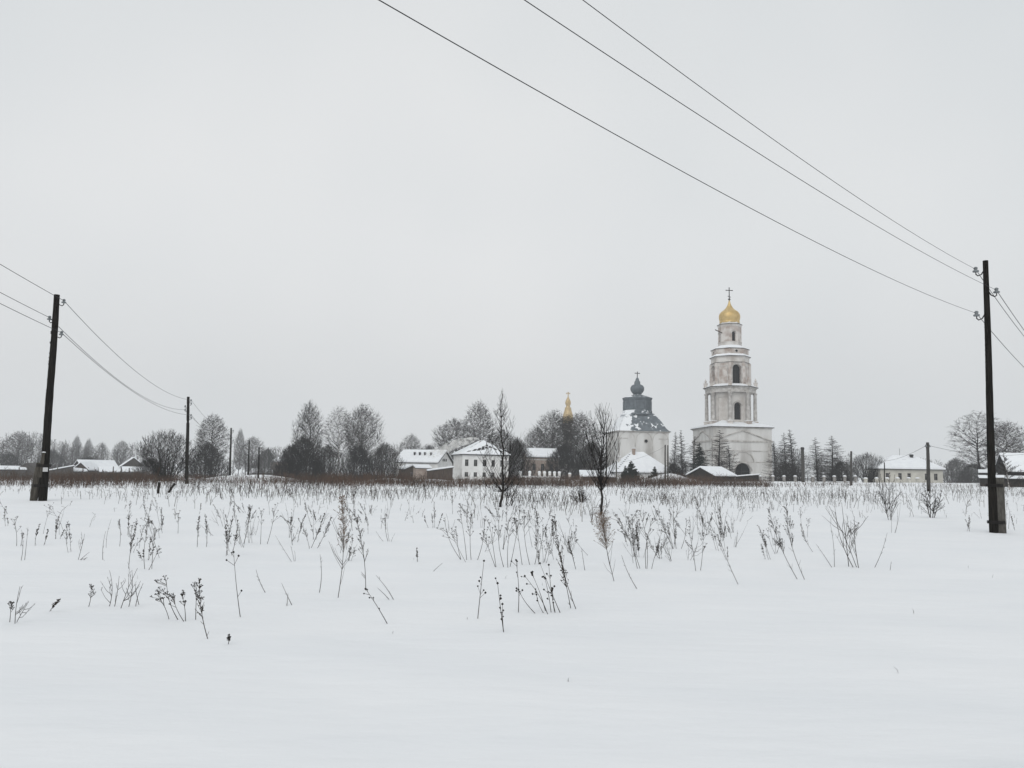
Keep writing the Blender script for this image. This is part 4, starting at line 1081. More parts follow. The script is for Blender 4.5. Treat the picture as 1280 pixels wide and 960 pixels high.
B, B2, C_, D1, D2, T1, T2 = P_birch[0], P_birch2, P_col, P_broad[0], P_broad[1], P_thick[0], P_thick[1]
TREES = [
    # proto, name, label, px, top py, Y, width px
    (P_birch[1], 'bare_birch', 'faint rounded birch at the far left edge', 20, 539, 265, 40),
    (T1, 'leafless_thicket', 'hazy thicket under the far left rounded birch', 8, 566, 240, 40),
    (C_, 'bare_tree', 'faint slim tree just right of the leaning pole top', 92, 545, 330, 14),
    (C_, 'bare_tree', 'second faint slim tree right of the leaning pole', 107, 549, 335, 14),
    (B, 'bare_birch', 'pale small birch behind the snow-roofed village house', 124, 553, 330, 18),
    (B, 'bare_birch', 'pale pointed birch behind the grey gabled village shed', 149, 551, 300, 24),
    (T2, 'leafless_thicket', 'hazy undergrowth right behind the leaning pole', 62, 563, 260, 46),
    (T1, 'leafless_thicket', 'hazy undergrowth behind the village cottage gable', 110, 571, 255, 60),
    (T2, 'leafless_thicket', 'dark undergrowth between village shed and leafless bush', 186, 573, 150, 40),
    (P_bush, 'leafless_bush', 'large dark fan-shaped leafless bush left of straight pole', 205, 538, 88, 72),
    (P_birch[1], 'bare_birch', 'dense dark birch just right of the straight pole', 262, 518, 165, 44),
    (T1, 'leafless_thicket', 'dark shrub mass at the foot of the dense birch', 256, 553, 152, 54),
    (C_, 'bare_tree', 'pale slim tree rising behind the distant insulator pole', 297, 537, 260, 15),
    (B, 'bare_birch', 'pale round birch behind the two short plain poles', 314, 546, 265, 34),
    (T2, 'leafless_thicket', 'pale undergrowth behind the shortest plain pole', 333, 560, 240, 40),
    (C_, 'bare_tree', 'tall narrow tree rising out of the darkest thicket', 383, 503, 182, 40),
    (T1, 'leafless_thicket', 'darkest dense thicket at foot of tall narrow tree', 379, 545, 140, 62),
    (T1, 'leafless_thicket', 'low dark thicket at left foot of the darkest thicket', 362, 556, 136, 40),
    (T2, 'leafless_thicket', 'dark thicket between tall narrow tree and forked birch', 408, 556, 145, 44),
    (B2, 'bare_birch', 'pale forked birch with white trunk in tall tree group', 421, 508, 176, 44),
    (D1, 'bare_tree', 'broad round-topped tree, right end of tall tree group', 450, 507, 180, 52),
    (B2, 'bare_birch', 'thin pale-trunked birch under the broad round-topped tree', 446, 530, 172, 26),
    (T1, 'leafless_thicket', 'grey thicket at foot of the broad round-topped tree', 446, 556, 158, 46),
    (T2, 'leafless_thicket', 'grey thicket of thin stems beside the barn', 480, 554, 160, 50),
    (B, 'bare_birch', 'small pale tree behind the barn roof', 513, 543, 300, 32),
    (T1, 'leafless_thicket', 'pale low trees behind the chimney row', 535, 556, 280, 40),
    (D2, 'bare_tree', 'broad spreading tree behind the chimney smoke', 567, 524, 225, 62),
    (P_birch[1], 'bare_birch', 'tall rounded birch directly behind two-storey house', 597, 502, 232, 46),
    (D1, 'bare_tree', 'dark tree behind right end of two-storey house', 628, 538, 215, 50),
    (T2, 'leafless_thicket', 'shrubs right of the two-storey house', 646, 548, 172, 44),
    (D1, 'bare_tree', 'dark bare tree hiding the gilded church, left half', 692, 514, 196, 54),
    (P_birch[1], 'bare_birch', 'dense bare tree hiding the gilded church, right half', 724, 516, 190, 56),
    (D2, 'bare_tree', 'spreading tree behind the pale brick house', 672, 534, 212, 44),
    (B, 'bare_birch', 'bare tree directly below the gilded cupola', 709, 519, 188, 46),
    (T1, 'leafless_thicket', 'dark undergrowth below the trees hiding gilded church', 705, 556, 170, 60),
    (T2, 'leafless_thicket', 'undergrowth left of the grey-domed church', 740, 552, 174, 46),
    (P_larch[0], 'larch', 'slim larch right of the grey-domed church', 843, 540, 148, 20),
    (P_larch[1], 'larch', 'taller larch, second right of the grey-domed church', 853, 538, 146, 28),
    (P_larch[0], 'larch', 'larch behind the dark spruce', 868, 545, 150, 26),
    (P_larch[1], 'larch', 'broad larch in front of bell tower left corner', 898, 538, 146, 46),
    (P_larch[0], 'larch', 'thin short larch before the tower portal', 913, 556, 148, 26),
    (P_larch[0], 'larch', 'larch at right corner of the bell tower', 970, 551, 155, 24),
    (P_larch[1], 'larch', 'left of the dense tall larch pair beyond tower', 983, 541, 153, 30),
    (P_larch[0], 'larch', 'right of the dense tall larch pair beyond tower', 991, 537, 151, 32),
    (P_larch[1], 'larch', 'first lone larch right of the concrete post', 1022, 547, 150, 34),
    (P_larch[0], 'larch', 'second lone larch right of the concrete post', 1040, 545, 148, 42),
    (P_spruce, 'spruce', 'dark green spruce left of the bell tower', 875, 553, 142, 27),
    (P_pine, 'pine', 'bushy dark pine in front of hipped white roof', 789, 576, 138, 18),
    (P_pine, 'pine', 'lower dark pine touching the bushy pine on its left', 781, 582, 137, 10),
    (P_pine, 'pine', 'small dark pine left of the close pole pair', 818, 583, 136, 12),
    (T1, 'leafless_thicket', 'dark shrub between pole pair and first larches', 842, 579, 140, 26),
    (T2, 'leafless_thicket', 'shrubs at foot of the dense larch pair', 985, 577, 146, 40),
    (T1, 'leafless_thicket', 'shrubs between second lone larch and grey pole', 1052, 576, 145, 34),
    (P_bush, 'leafless_bush', 'rounded bare tree left of the cream house', 1085, 566, 150, 44),
    (T2, 'leafless_thicket', 'hazy dark trees behind cream house, right end', 1196, 573, 230, 44),
    (T1, 'leafless_thicket', 'hazy dark trees at left foot of the big birch', 1218, 579, 210, 40),
    (T1, 'leafless_thicket', 'hazy trees behind the cream house roof', 1112, 577, 240, 36),
    (P_bigbirch, 'bare_birch', 'big spreading birch left of and behind right pole', 1226, 513, 128, 76),
    (P_birch[1], 'bare_birch', 'dense birch between right pole and the right edge', 1262, 527, 134, 54),
]
for pr, nm, lb, px, pt, Y, w in TREES:
    plant_tree(pr, nm, lb, px, pt, Y, w, 'bare trees around the village' if pr not in (P_spruce, P_pine) else 'evergreens by the church',
               cat='bush' if 'bush' in nm or 'thicket' in nm else 'tree')

# near saplings, grown at their own size
sap = dict(steps=(18, 6, 3), wander=(.018, .035, .07), trop=(.05, .10, .07), start=(.12, .14), kids=(3.0, 2.3), ang=(42, 27), angsd=7, ratio=(.36, .38), L=4.5, r=.045, rmin=.0034, shape=lambda f: max(.10, 1.1 - 1.05 * f), tip=.06, rratio=.22)
def near_plant(cfg, seed, pxb, pyb, pyt, name, label, tm, cm, stems=1, spread=0, lean=(0, 0), width=None, cat='tree', lv=1, env=None):
    b = hit(pxb, pyb); H = W(pxb, pyt, b.y).z - b.z
    pr = env_tree(seed, H, trunk_m=tm, crown_m=cm, **env(H, (width or 30) * b.y / F / 2)) if env else tree_proto(cfg, seed, H, tm, cm, lv, stems, spread)
    if env: stems = pr['n']
    r = empty(name, b, 0, label, cat)
    if width: s = width * b.y / F / pr['w']; r.scale = (s, s, 1)
    r.rotation_euler = (lean[1], lean[0], 0 if env else rnd.uniform(0, 6.28))
    for part, m in (('trunk', tm), ('crown', cm)):
        me = pr[part]; me.materials.append(MATS[m]); o = bpy.data.objects.new('stems' if stems > 1 and part == 'trunk' else part, me); COL.objects.link(o); o.parent = r
        if stems > 1: o['kind'] = 'stuff'
    return r
near_plant(sap, 31, 624.5, 634, 489, 'bare_sapling', 'slender dark bare sapling in front of two-storey house', 'bark', 'twig_dark', width=60, env=lambda H, w: dict(z0=.12 * H, Rf=lambda f: w * np.maximum(.04, np.where(f < .38, .5 + .5 * f / .38, (np.maximum(0, 1 - f) / .62) ** .85)), tiers=(64, 210, 420), steep=1.45, pen=3.5, u0=.98, r=.052, rr=(.012, .0065, .0046), top=.95, lump=.2, nseg=(6, 4, 2)))
sap2 = dict(sap, L=3.2, r=.018, kids=(1.5, 1.2), ang=(26, 28), start=(.15, .15), trop=(.05, .06, .06))
near_plant(sap2, 33, 634, 632, 548, 'bare_bush', 'many-stemmed bare bush leaning right from the sapling foot', 'bark', 'twig_dark', 4, .5, (.16, 0), 38, cat='bush', env=lambda H, w: dict(z0=.12 * H, Rf=fan_(w), tiers=(26, 110, 260), steep=1.5, r=.018, rr=(.011, .006, .0048), stems=5, base=.12, lean=.32, top=.9))
sap3 = dict(sap, start=(.28, .10), ang=(32, 25), ratio=(.50, .38), r=.042, kids=(3.0, 2.4), trop=(.05, .09, .06), shape=lambda f: max(.14, 1.2 - 1.1 * f))
near_plant(sap3, 38, 750, 644, 506, 'bare_sapling', 'bushy-headed bare sapling in front of the grey-domed church', 'bark', 'twig_dark', width=56, env=lambda H, w: dict(z0=.26 * H, Rf=fan_(w), tiers=(64, 200, 420), steep=2.0, pen=4.0, u0=.98, r=.048, rr=(.013, .0065, .0046), top=.95, lump=.2, nseg=(6, 4, 2)))
near_plant(dict(sap, L=2, r=.03, kids=(1.2, 1), start=(.35, .2), trop=(.05, .06, .06)), 41, 726, 645, 590, 'young_birch', 'thin pale young birch stem left of the bushy sapling', 'birch_bark', 'twig', width=10)
near_plant(dict(sap, L=2, r=.02, kids=(1.4, 1.0), start=(.1, .2), ang=(48, 35)), 42, 727, 628, 606, 'bare_bush', 'low round bare bush at the young birch stem', 'bark', 'twig_dark', 6, .7, width=34, cat='bush')
near_plant(dict(sap, L=3, r=.03, rmin=.008), 47, 1262, 612, 566, 'young_birch', 'thin young birch in front of the farm roof at right', 'birch_bark', 'twig', width=30)
near_plant(dict(sap2, rmin=.005, r=.009, kids=(1.0, .6)), 51, 1164, 647, 606, 'bare_bush', 'wispy bare bush in front of the grey pole', 'stalk', 'twig_dark', 4, .35, width=26, cat='bush')
near_plant(dict(sap2, rmin=.005, r=.009, kids=(.9, .6)), 52, 1113, 650, 590, 'bare_bush', 'wispy upright bush in front of cream house fence', 'stalk', 'twig_dark', 4, .25, width=22, cat='bush')

# far-off wood behind the village: reads as one mass
def far_wood():
    cfg = dict(steps=(7, 3, 2), wander=(.05, .1, .16), trop=(.03, .08, -.02), start=(.2, .1), kids=(2.2, 2.2), ang=(38, 42), ratio=(.34, .42), L=12, r=.16, rmin=.045, shape=rnd_shape, tip=.2)
    base = []
    for s in range(7):
        S = []; grow(S, np.zeros(3), np.array([0, 0, 1.]), 12, .16, 0, cfg, np.random.default_rng(100 + s)); base.append(normalise(S, 1.0)[:, 1:])
    rows = []
    for i in range(640):
        px = RNG.uniform(-140, 1430); Y = RNG.uniform(330, 470)
        hp = 15 + 9 * math.sin(px * .013 + 1) + 6 * math.sin(px * .041)
        if px < 360: hp += 9
        if 560 < px < 1060: hp += 6
        if px > 1070: hp = 13 + 6 * math.sin(px * .05)
        h = max(5.0, (hp + RNG.uniform(0, 12)) * Y / F + 2.0)
        x = (px - 640) / F * Y; z = G(x, Y)
        S = base[i % 7].copy(); a = RNG.uniform(0, 6.28); ca, sa = math.cos(a), math.sin(a)
        for c in (0, 4):
            X_, Y_ = S[:, c].copy(), S[:, c + 1].copy()
            S[:, c] = x + (X_ * ca - Y_ * sa) * h * .9; S[:, c + 1] = Y + (X_ * sa + Y_ * ca) * h * .9; S[:, c + 2] = z + S[:, c + 2] * h
        rows.append(S)
    o = link('far_wood', tubes_mesh('far_wood', np.concatenate(rows), 3), 'twig')
    tag(o, 'hazy far-off leafless wood behind the village', 'wood', None, 'stuff')
far_wood()

# ------------------------------------------------------------------ weeds
def octa(V, Fc, c, r):
    k = len(V); V += [c + Vector(q) * r for q in ((1, 0, 0), (-1, 0, 0), (0, 1, 0), (0, -1, 0), (0, 0, 1), (0, 0, -1))]
    Fc += [tuple(k + i for i in f) for f in ((0, 2, 4), (2, 1, 4), (1, 3, 4), (3, 0, 4), (2, 0, 5), (1, 2, 5), (3, 1, 5), (0, 3, 5))]

def curve(a, b, bend, n, rg):
    pts = []; off = Vector((rg.uniform(-1, 1), rg.uniform(-1, 1), 0)) * bend
    for i in range(n + 1):
        f = i / n; pts.append(a.lerp(b, f) + off * math.sin(math.pi * f))
    return pts

def weed(kind, pb, pt, label, group=None, extra=(), name='dry_weed', rs=1.0, seed=None):
    """pb: pixel where the stalk leaves the snow; pt: its tip (same depth, a little towards or away from the camera)"""
    rg = random.Random(seed if seed is not None else int(pb[0] * 31 + pb[1]))
    b = hit(*pb); Y = b.y; d = Y / 12
    root = empty(name, b, 0, label, 'weed', group)
    S = []; hv, hf = [], []; pl = []
    r0 = .0046 * rs * max(1, d ** .35)
    def seg(p, q, ra, rb, L=S): L.append((*p, ra, *q, rb))
    for tip in (pt, *extra):
        t = W(tip[0], tip[1], Y + rg.uniform(-.12, .12)) - b; o = Vector((rg.uniform(-.02, .02), rg.uniform(-.03, .03), -.06)) if tip == pt else Vector((t.x * rg.uniform(.1, .6), rg.uniform(-.12, .12), -.06))
        H = t.length; pts = curve(o, t, H * .07, 7, rg); n = len(pts) - 1
        for i in range(n): seg(pts[i], pts[i + 1], r0 * (1 - .6 * i / n), r0 * (1 - .6 * (i + 1) / n))
        ax = t.normalized(); side = ax.cross(Vector((0, 1, 0))).normalized(); fw = ax.cross(side)
        def at_(f):
            i = min(int(f * n), n - 1); return pts[i].lerp(pts[i + 1], f * n - i)
        def out_(ang):
            a = rg.uniform(0, 6.28); return (ax * math.cos(ang) + (side * math.cos(a) + fw * math.sin(a)) * math.sin(ang)).normalized()
        if kind == 'mug':
            for i in range(int(16 + 14 * H)):
                f = rg.uniform(.38, .97); p = at_(f); L_ = H * .17 * (1.25 - f) * rg.uniform(.6, 1.4); q = p + out_(rg.uniform(.3, .6)) * L_
                seg(p, q, r0 * .5, r0 * .35)
                for j in range(rg.randint(2, 4)):
                    c = p.lerp(q, rg.uniform(.35, 1)); e = c + Vector((rg.uniform(-1, 1), rg.uniform(-1, 1), rg.uniform(-.6, 1))) * .016
                    seg(c, e, r0 * 1.1, r0 * .6)
            for i in range(3):
                p = at_(rg.uniform(.1, .4)); seg(p, p + out_(.6) * H * .08, r0 * .5, r0 * .3)
        elif kind == 'umb':
            for i in range(rg.randint(5, 8)):
                f = rg.uniform(.55, .98); p = at_(f); q = p + out_(rg.uniform(.35, .8)) * H * rg.uniform(.10, .26)
                m_ = p.lerp(q, .5) + ax * H * .01
                seg(p, m_, r0 * .55, r0 * .45); seg(m_, q, r0 * .45, r0 * .4)
                for j in range(5):
                    e = q + (ax + Vector((rg.uniform(-1, 1), rg.uniform(-1, 1), 0)) * .9).normalized() * .028 * rs
                    seg(q, e, r0 * .35, r0 * .3); octa(hv, hf, e, .0055 * rs * max(1, d ** .4))
            for j in range(6):
                e = pts[-1] + (ax + Vector((rg.uniform(-1, 1), rg.uniform(-1, 1), 0)) * .9).normalized() * .03 * rs
                seg(pts[-1], e, r0 * .35, r0 * .3); octa(hv, hf, e, .006 * rs * max(1, d ** .4))
        elif kind == 'ball':
            octa(hv, hf, pts[-1], .015 * rs)
            for i in range(rg.randint(3, 5)):
                f = rg.uniform(.35, .97); p = at_(f); q = p + out_(rg.uniform(.4, .9)) * H * rg.uniform(.05, .16)
                seg(p, q, r0 * .5, r0 * .4); octa(hv, hf, q, rg.uniform(.009, .015) * rs)
        elif kind == 'bare':
            for i in range(rg.randint(2, 5)):
                p = at_(rg.uniform(.3, .95)); q = p + out_(rg.uniform(.4, .8)) * H * rg.uniform(.04, .1); seg(p, q, r0 * .5, r0 * .3)
        elif kind == 'fork':
            for i in range(rg.randint(3, 5)):
                p = at_(rg.uniform(.2, .7)); q = p + out_(rg.uniform(.35, .7)) * H * rg.uniform(.25, .5)
                m_ = p.lerp(q, .5) + Vector((0, 0, -.02)); seg(p, m_, r0 * .6, r0 * .5); seg(m_, q, r0 * .5, r0 * .3)
                for j in range(2): u = m_.lerp(q, rg.random()); seg(u, u + out_(.6) * H * .09, r0 * .35, r0 * .25)
        elif kind in ('plume', 'wide_plume'):
            for i in range(14):
                f = rg.uniform(.12, .6); p = at_(f); q = p + out_(rg.uniform(.5, .8)) * H * rg.uniform(.15, .3)
                m_ = p.lerp(q, .6); q = q + Vector((0, 0, .05)); seg(p, m_, r0 * .5, r0 * .4); seg(m_, q, r0 * .4, r0 * .25)
            for i in range(150 if kind == 'plume' else 210):
                f = rg.uniform(.50, 1.0); p = at_(f); wd = H * (.11 if kind == 'plume' else .25) * (1.0 if f < .84 else .5)
                q = p + out_(rg.uniform(.4, 1.0)) * wd * rg.uniform(.3, 1.0); seg(p, q, r0 * .3, r0 * .3, pl)
                for j in range(2):
                    e = q + Vector((rg.uniform(-1, 1), rg.uniform(-1, 1), rg.uniform(-.8, .8))) * .025; seg(q, e, r0 * .8, r0 * .5, pl)
    sm = 'stalk' if group is None and kind not in ('fork', 'bare') else rg.choice(['stalk', 'stalk_grey'])
    so = link('stalk', tubes_mesh('stalk', S, 4), sm, root)
    if extra: so['kind'] = 'stuff'
    if hv:
        me = bpy.data.meshes.new('seed_heads'); me.from_pydata([tuple(q) for q in hv], [], hf); link('seed_heads', me, 'seed', root)['kind'] = 'stuff'
    if pl: link('plume', tubes_mesh('plume', pl, 3), 'plume', root)
    return root

HERO = [
    ('mug', (261, 799), (249, 724), 'dark spiky weed stalk standing nearest the camera at left', ()),
    ('ball', (300, 771), (292, 690), 'tall thin beaded stalk right of the nearest spiky weed', ()),
    ('umb', (236, 777), (216, 747), 'fan of thin umbel stalks left of the nearest spiky weed', ((197, 744), (208, 726), (228, 745), (246, 732))),
    ('umb', (14, 778), (14, 755), 'tiny upright umbel weed at the lower left edge', ()),
    ('fork', (19, 778), (36, 752), 'forked bent weed beside the tiny umbel at left edge', ((25, 733),)),
    ('mug', (61, 764), (76, 748), 'short dark weed stalk fallen to the right, lower left', ()),
    ('umb', (109, 759), (114, 736), 'lone small umbel weed in bare snow, lower left', ()),
    ('fork', (138, 758), (137, 713), 'pale forked twigs, left of a pair, lower left', ((149, 720),)),
    ('fork', (153, 760), (172, 710), 'pale leaning forked twigs, right of a pair, lower left', ((165, 714),)),
    ('bare', (174, 756), (169, 730), 'two bare crossing twigs right of the pale forked twigs', ((179, 729),)),
    ('mug', (160, 711), (172, 650), 'dark seedy weed leaning right, left of a dark pair', ()),
    ('umb', (180, 712), (186, 655), 'dark leafy branching weed, right of a dark pair', ((194, 665), (198, 688))),
    ('bare', (31, 700), (35, 659), 'tall thin stalk near the left edge in mid field', ((27, 662),)),
    ('mug', (44, 682), (50, 655), 'short dark stalk near left edge, left of two', ()),
    ('mug', (53, 682), (60, 661), 'short dark stalk near left edge, right of two', ()),
    ('umb', (22, 683), (18, 651), 'dark umbel tuft at the left edge of the field', ((28, 668),)),
    ('fork', (97, 700), (106, 667), 'thin forked weed below the leaning pole side', ((112, 690),)),
    ('bare', (130, 700), (132, 664), 'thin bare stalk left of the dark weed pair', ()),
    ('bare', (151, 683), (150, 655), 'thin stalk behind the dark weed pair', ()),
    ('umb', (222, 667), (223, 643), 'small umbel weed alone behind the spiky pair', ()),
    ('mug', (245, 684), (249, 645), 'dark spiky weed, left of twin spiky weeds', ()),
    ('mug', (257, 684), (256, 642), 'dark spiky weed, right of twin spiky weeds', ()),
    ('mug', (283, 695), (291, 645), 'thick dark tuft of spiky weeds above the beaded stalk', ((282, 655), (297, 650))),
    ('mug', (304, 680), (311, 630), 'tall spiky weed right of the thick dark tuft', ()),
    ('plume', (423, 748), (427, 622), 'tall upright weed with tan feathery plume in mid field', ()),
    ('ball', (490, 780), (457, 736), 'stalk with round seed balls bent low towards the left', ()),
    ('mug', (456, 738), (442, 639), 'tall dark-headed weed right of the tan plume weed', ()),
    ('bare', (495, 750), (470, 719), 'pair of bare thin sticks leaning left by bent stalk', ((472, 735),)),
    ('bare', (399, 741), (400, 693), 'thin bare stalk left of the tan plume weed', ()),
    ('bare', (335, 741), (320, 712), 'bare stick leaning left in open snow', ()),
    ('mug', (366, 682), (365, 641), 'dark narrow spike, left of the dark spikes group', ()),
    ('mug', (372, 678), (383, 642), 'dark spike leaning right beside the narrow spike', ()),
    ('mug', (388, 685), (406, 641), 'dark spike leaning right, left of the plume weed', ()),
    ('mug', (395, 685), (414, 646), 'dark spike leaning right, touching the plume weed', ()),
    ('umb', (332, 680), (344, 632), 'branching dark weed left of the dark spikes group', ((327, 640),)),
    ('umb', (486, 677), (482, 644), 'neat little candelabra umbel right of dark-headed weed', ()),
    ('mug', (522, 702), (521, 684), 'short dark spike alone in mid snow', ()),
    ('bare', (536, 714), (553, 704), 'short twig lying to the right in mid snow', ()),
    ('ball', (595, 773), (605, 701), 'thin tall stalk with seed balls, lower middle', ()),
    ('ball', (633, 790), (622, 729), 'seed-ball stalk nearest the camera in lower middle', ((628, 755),)),
    ('ball', (646, 766), (645, 700), 'upright seed-ball stalk left of the burr clump', ()),
    ('umb', (590, 700), (589, 645), 'wide branching umbel thicket, left half', ((556, 652), (570, 660), (605, 650), (575, 640))),
    ('umb', (630, 709), (624, 647), 'wide branching umbel thicket, right half', ((612, 655), (640, 655), (650, 640), (605, 668))),
    ('ball', (702, 766), (675, 704), 'dense clump of burr stalks fanning to the left', ((648, 737), (656, 720), (665, 717), (686, 706), (681, 722), (690, 735), (670, 740))),
    ('mug', (724, 761), (693, 645), 'longest dark weed bending left above the burr clump', ((700, 690),)),
    ('mug', (722, 712), (710, 676), 'hook-headed dark stalk beside the longest weed', ()),
    ('bare', (731, 713), (727, 685), 'short thick dark stick right of hook-headed stalk', ()),
    ('umb', (664, 706), (655, 640), 'open umbel weed above the burr clump', ((672, 655), (645, 650), (681, 662))),
    ('wide_plume', (770, 727), (752, 642), 'leaning weed with brown plume below the bushy sapling', ()),
    ('bare', (799, 736), (777, 694), 'straight bare stick leaning left in clean snow', ()),
    ('umb', (807, 711), (800, 640), 'bushy dark umbel weed right of the brown plume', ((775, 650), (815, 650), (790, 645), (822, 685))),
    ('mug', (793, 682), (772, 652), 'dark weed leaning left behind the bushy umbel', ()),
    ('umb', (846, 686), (842, 634), 'tall dark umbel weed right of the bushy umbel', ((835, 655), (858, 652), (825, 650))),
    ('umb', (874, 713), (879, 671), 'thin forked umbel standing right of tall dark umbel', ((862, 668),)),
    ('bare', (925, 731), (900, 675), 'rough bare stick leaning left, right of centre', ()),
    ('mug', (882, 662), (874, 637), 'dark tuft among tall grasses right of centre', ((890, 640),)),
    ('bare', (905, 671), (886, 640), 'long thin grasses leaning left, right of centre', ((900, 632), (910, 636), (893, 634))),
    ('mug', (1001, 725), (961, 635), 'long dark-tipped stalk leaning left, left of a pair', ()),
    ('mug', (1009, 725), (983, 624), 'long dark-tipped stalk leaning left, right of a pair', ()),
    ('bare', (1043, 709), (1038, 655), 'faint thin stalk left of the willow shoot', ((1020, 680),)),
    ('bare', (1090, 709), (1109, 666), 'single thin stalk leaning right of the willow shoot', ()),
    ('bare', (1111, 713), (1114, 702), 'stub of a stalk right of the willow shoot', ()),
    ('mug', (1269, 663), (1264, 645), 'dark curled weed right of the concrete stub', ()),
    ('bare', (1256, 661), (1258, 640), 'thin grasses at the foot of the right pole', ((1252, 645), (1262, 636))),
    ('bare', (1226, 648), (1217, 640), 'small twigs in snow left of the right pole', ((1224, 636),)),
    ('umb', (287, 806), (287, 797), 'tiny sprig in the snow right of the nearest spiky weed', ()),
    ('bare', (369, 757), (352, 729), 'bare bent stick left of the plume weed foot', ((360, 742),)),
]
for kind, pb, pt, lb, ex in HERO:
    weed(kind, pb, pt, lb, None, ex)
weed('fork', (1071, 709), (1036, 632), 'leaning forked willow shoot in the snow at right', None, ((1052, 628), (1068, 645), (1044, 640)), 'willow_shoot', 1.5)
# further weeds of mid field that nothing tells apart
rg = random.Random(5)
LM = [(-20, 'leaning pole'), (130, 'village cottages'), (205, 'leafless bush'), (262, 'dense birch'), (320, 'plain thin poles'), (383, 'darkest thicket'), (450, 'round-topped tree'),
      (530, 'chimney row'), (600, 'two-storey house'), (675, 'brick house'), (745, 'bushy sapling'), (800, 'grey-domed church'), (880, 'black gabled shed'), (930, 'bell tower'),
      (1000, 'concrete post'), (1050, 'lone larches'), (1140, 'cream house'), (1210, 'big birch'), (1290, 'right edge')]
ORD = ['%dth' % i for i in range(60)]; ORD[:12] = ['first', 'second', 'third', 'fourth', 'fifth', 'sixth', 'seventh', 'eighth', 'ninth', 'tenth', 'eleventh', 'twelfth']
spots = []
for i in range(75):
    px = rg.uniform(-10, 1285); py = 641 + 46 * rg.random() ** 1.6
    if px > 960 and rg.random() < .55: continue
    spots.append((px, py, rg.uniform(12, 30) * (1 + (py - 640) / 60), rg.choice(['mug', 'bare', 'umb', 'mug', 'bare']), rg.gauss(-2, 7)))
for c, w_, n_ in ((300, 40, 9), (380, 40, 9), (440, 18, 5), (600, 45, 10), (670, 30, 9), (715, 25, 7), (800, 35, 12), (850, 30, 9), (895, 22, 8), (180, 30, 5), (60, 40, 5), (985, 25, 4)):
    for i in range(n_):
        py = rg.uniform(650, 706); spots.append((rg.gauss(c, w_ * .6), py, rg.uniform(18, 40) * (.55 + (py - 640) / 90), rg.choice(['mug', 'umb', 'bare', 'fork', 'mug']), rg.gauss(-5, 11)))
spots.sort(); cnt = {}
ADJ = {'mug': 'spiky', 'bare': 'bare-stalked', 'umb': 'branching', 'fork': 'forked'}
for i, (px, py, hpx, kd, dx) in enumerate(spots):
    lm = min(LM, key=lambda q: abs(q[0] - px))[1]; n_ = cnt.get((lm, kd), 0); cnt[(lm, kd)] = n_ + 1
    weed(kd, (px, py), (px + dx, py - hpx), '%s small dry weed in the snow below the %s, %s from left' % (ADJ[kd], lm, ORD[n_]), 'mid-field dry weeds', [(px + dx * .4 + rg.gauss(0, 7), py - hpx * rg.uniform(.4, .9)) for _ in range(rg.choice([0, 0, 1, 2, 3]))], seed=i, rs=.72)

# uncountable stalks
def stalks(name, label, n, sampler, hfun, r, m, twigs=3, lean=.25):
    x, y = sampler(n); z = ground(x, y); h = hfun(len(x), x, y); N = len(x)
    lx = RNG.normal(0, lean, N) * h; ly = RNG.normal(0, lean, N) * h
    a = np.stack([x, y, z - .05], 1); c = np.stack([x + lx * .4, y + ly * .4, z + h * .55], 1); e = np.stack([x + lx, y + ly, z + h * .97], 1)
    rr = np.full((N, 1), r) * RNG.uniform(.7, 1.3, (N, 1))
    out = [np.hstack([a, rr, c, rr * .75]), np.hstack([c, rr * .75, e, rr * .4])]
    for k in range(twigs):
        f = RNG.uniform(.35, .95, (N, 1)); p = a + (e - a) * f
        q = p + np.stack([RNG.normal(0, .16, N) * h, RNG.normal(0, .16, N) * h, np.abs(RNG.normal(.12, .08, N)) * h], 1)
        keep = RNG.random(N) < .8
        out.append(np.hstack([p, rr * .6, q, rr * .5])[keep])
    o = link(name, tubes_mesh(name, np.concatenate(out), 3), m)
    tag(o, label, 'weeds', None, 'stuff')

def clump(x, y, s=1.0):
    return .5 + .25 * np.sin(x * .45 * s + 2 * np.sin(y * .13 * s)) + .25 * np.sin(x * .17 * s + y * .31 * s + 1.7)

def near_edge(px):
    return np.interp(px, [-60, 250, 640, 950, 1340], [46, 49, 57, 70, 76])
def band(n):
    px = RNG.uniform(-60, 1340, n * 3); yn = near_edge(px) + 9 * (clump(px * .11, px * .02) - .5); y = yn + (114 - yn) * RNG.random(n * 3) ** 1.1; x = (px - 640) / F * y
    dens = np.clip(clump(x, y, .6) * 1.4 - .1, .2, 1) * np.clip((y - yn) / 14, .25, 1)
    dens *= np.where(px > 965, np.where(y > 95, .25, .35), 1.0)
    dens *= np.where(px > 1060, .35, 1)
    dens *= np.where((px > 470) & (px < 965) & (y > 80), 1.4, 1)
    k = RNG.random(n * 3) < dens * .55
    return x[k], y[k]
stalks('dry_weed_belt', 'belt of reddish-brown dry weeds along the far edge of the field', 19000, band, lambda n, x, y: RNG.uniform(.35, 1.05, n) * np.where(x > 24, .8, 1) * np.where((x > -16) & (x < 30) & (y > 84), 1.3, 1) * (.45 + 1.0 * clump(x, y, .5)), .013, 'dry_mass', 4)

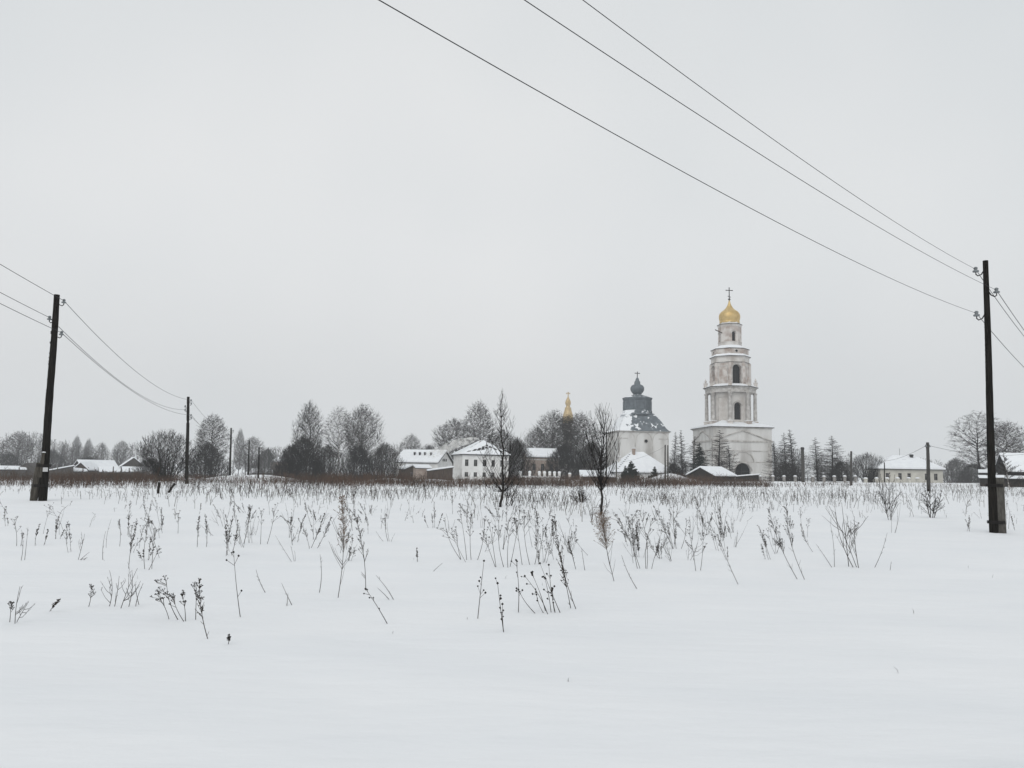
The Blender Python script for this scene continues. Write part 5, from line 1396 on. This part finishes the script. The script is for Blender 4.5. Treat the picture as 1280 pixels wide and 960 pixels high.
def mid(n):
    y = 19 + 46 * RNG.random(n * 3) ** .7; px = RNG.uniform(-60, 1340, n * 3); x = (px - 640) / F * y
    dens = np.clip((clump(x, y, 1.6) - .42) * 2.4, .02, 1) * np.clip((y - 14) / 46, .05, 1)
    dens *= np.where(px > 980, .45, 1)
    k = RNG.random(n * 3) < dens
    return x[k], y[k]
stalks('scattered_dry_stalks', 'thin scattered dry stalks thickening towards the far edge of the field', 3400, mid, lambda n, x, y: RNG.uniform(.12, .6, n) * (.55 + y / 110), .006, 'dry_mid', 4, .3)

def tuft(n):
    C_ = [(1208, 612, 30), (1240, 612, 20), (1265, 615, 18), (1112, 615, 18), (1090, 622, 16), (1160, 622, 14), (1000, 622, 30), (940, 620, 40), (1040, 618, 30), (700, 626, 40), (640, 622, 40), (820, 622, 60), (480, 616, 80), (350, 615, 60), (250, 612, 40)]
    X_, Y_ = [], []
    for px, py, w in C_:
        b = hit(px, py + 5)
        k = int(n * w / 500); X_.append(b.x + RNG.normal(0, w * b.y / F * .5, k)); Y_.append(b.y + RNG.normal(0, 4.5, k))
    return np.concatenate(X_), np.concatenate(Y_)
stalks('dry_grass_tufts', 'tufts of dry grass in front of the weed belt', 1300, tuft, lambda n, x, y: RNG.uniform(.25, .75, n), .009, 'dry_mid', 3, .35)

# tiny bits of debris on clean snow
def specks(n):
    px = RNG.uniform(0, 1280, n); py = RNG.uniform(690, 860, n); P = [hit(a, b) for a, b in zip(px, py)]
    return np.array([p.x for p in P]), np.array([p.y for p in P])
stalks('snow_specks', 'tiny grass tips just breaking the clean foreground snow', 12, specks, lambda n, x, y: RNG.uniform(.02, .07, n), .0025, 'stalk_grey', 1, .6)

# ------------------------------------------------------------------ winter haze
hb = MB().box(-1200, 1200, -300, 900, -14, 60)
hm = bpy.data.materials.new('haze'); hm.use_nodes = True
hn, hl_ = hm.node_tree.nodes, hm.node_tree.links; hn.clear()
pv = hn.new('ShaderNodeVolumePrincipled')
pv.inputs['Color'].default_value = (.93, .945, .96, 1)
pv.inputs['Density'].default_value = .00045
ho = hn.new('ShaderNodeOutputMaterial'); hl_.new(pv.outputs[0], ho.inputs['Volume'])
MATS['haze'] = hm
o = hb.build('haze', 'haze')
tag(o, 'pale winter haze lying over the field and the village', 'haze', None, 'stuff')
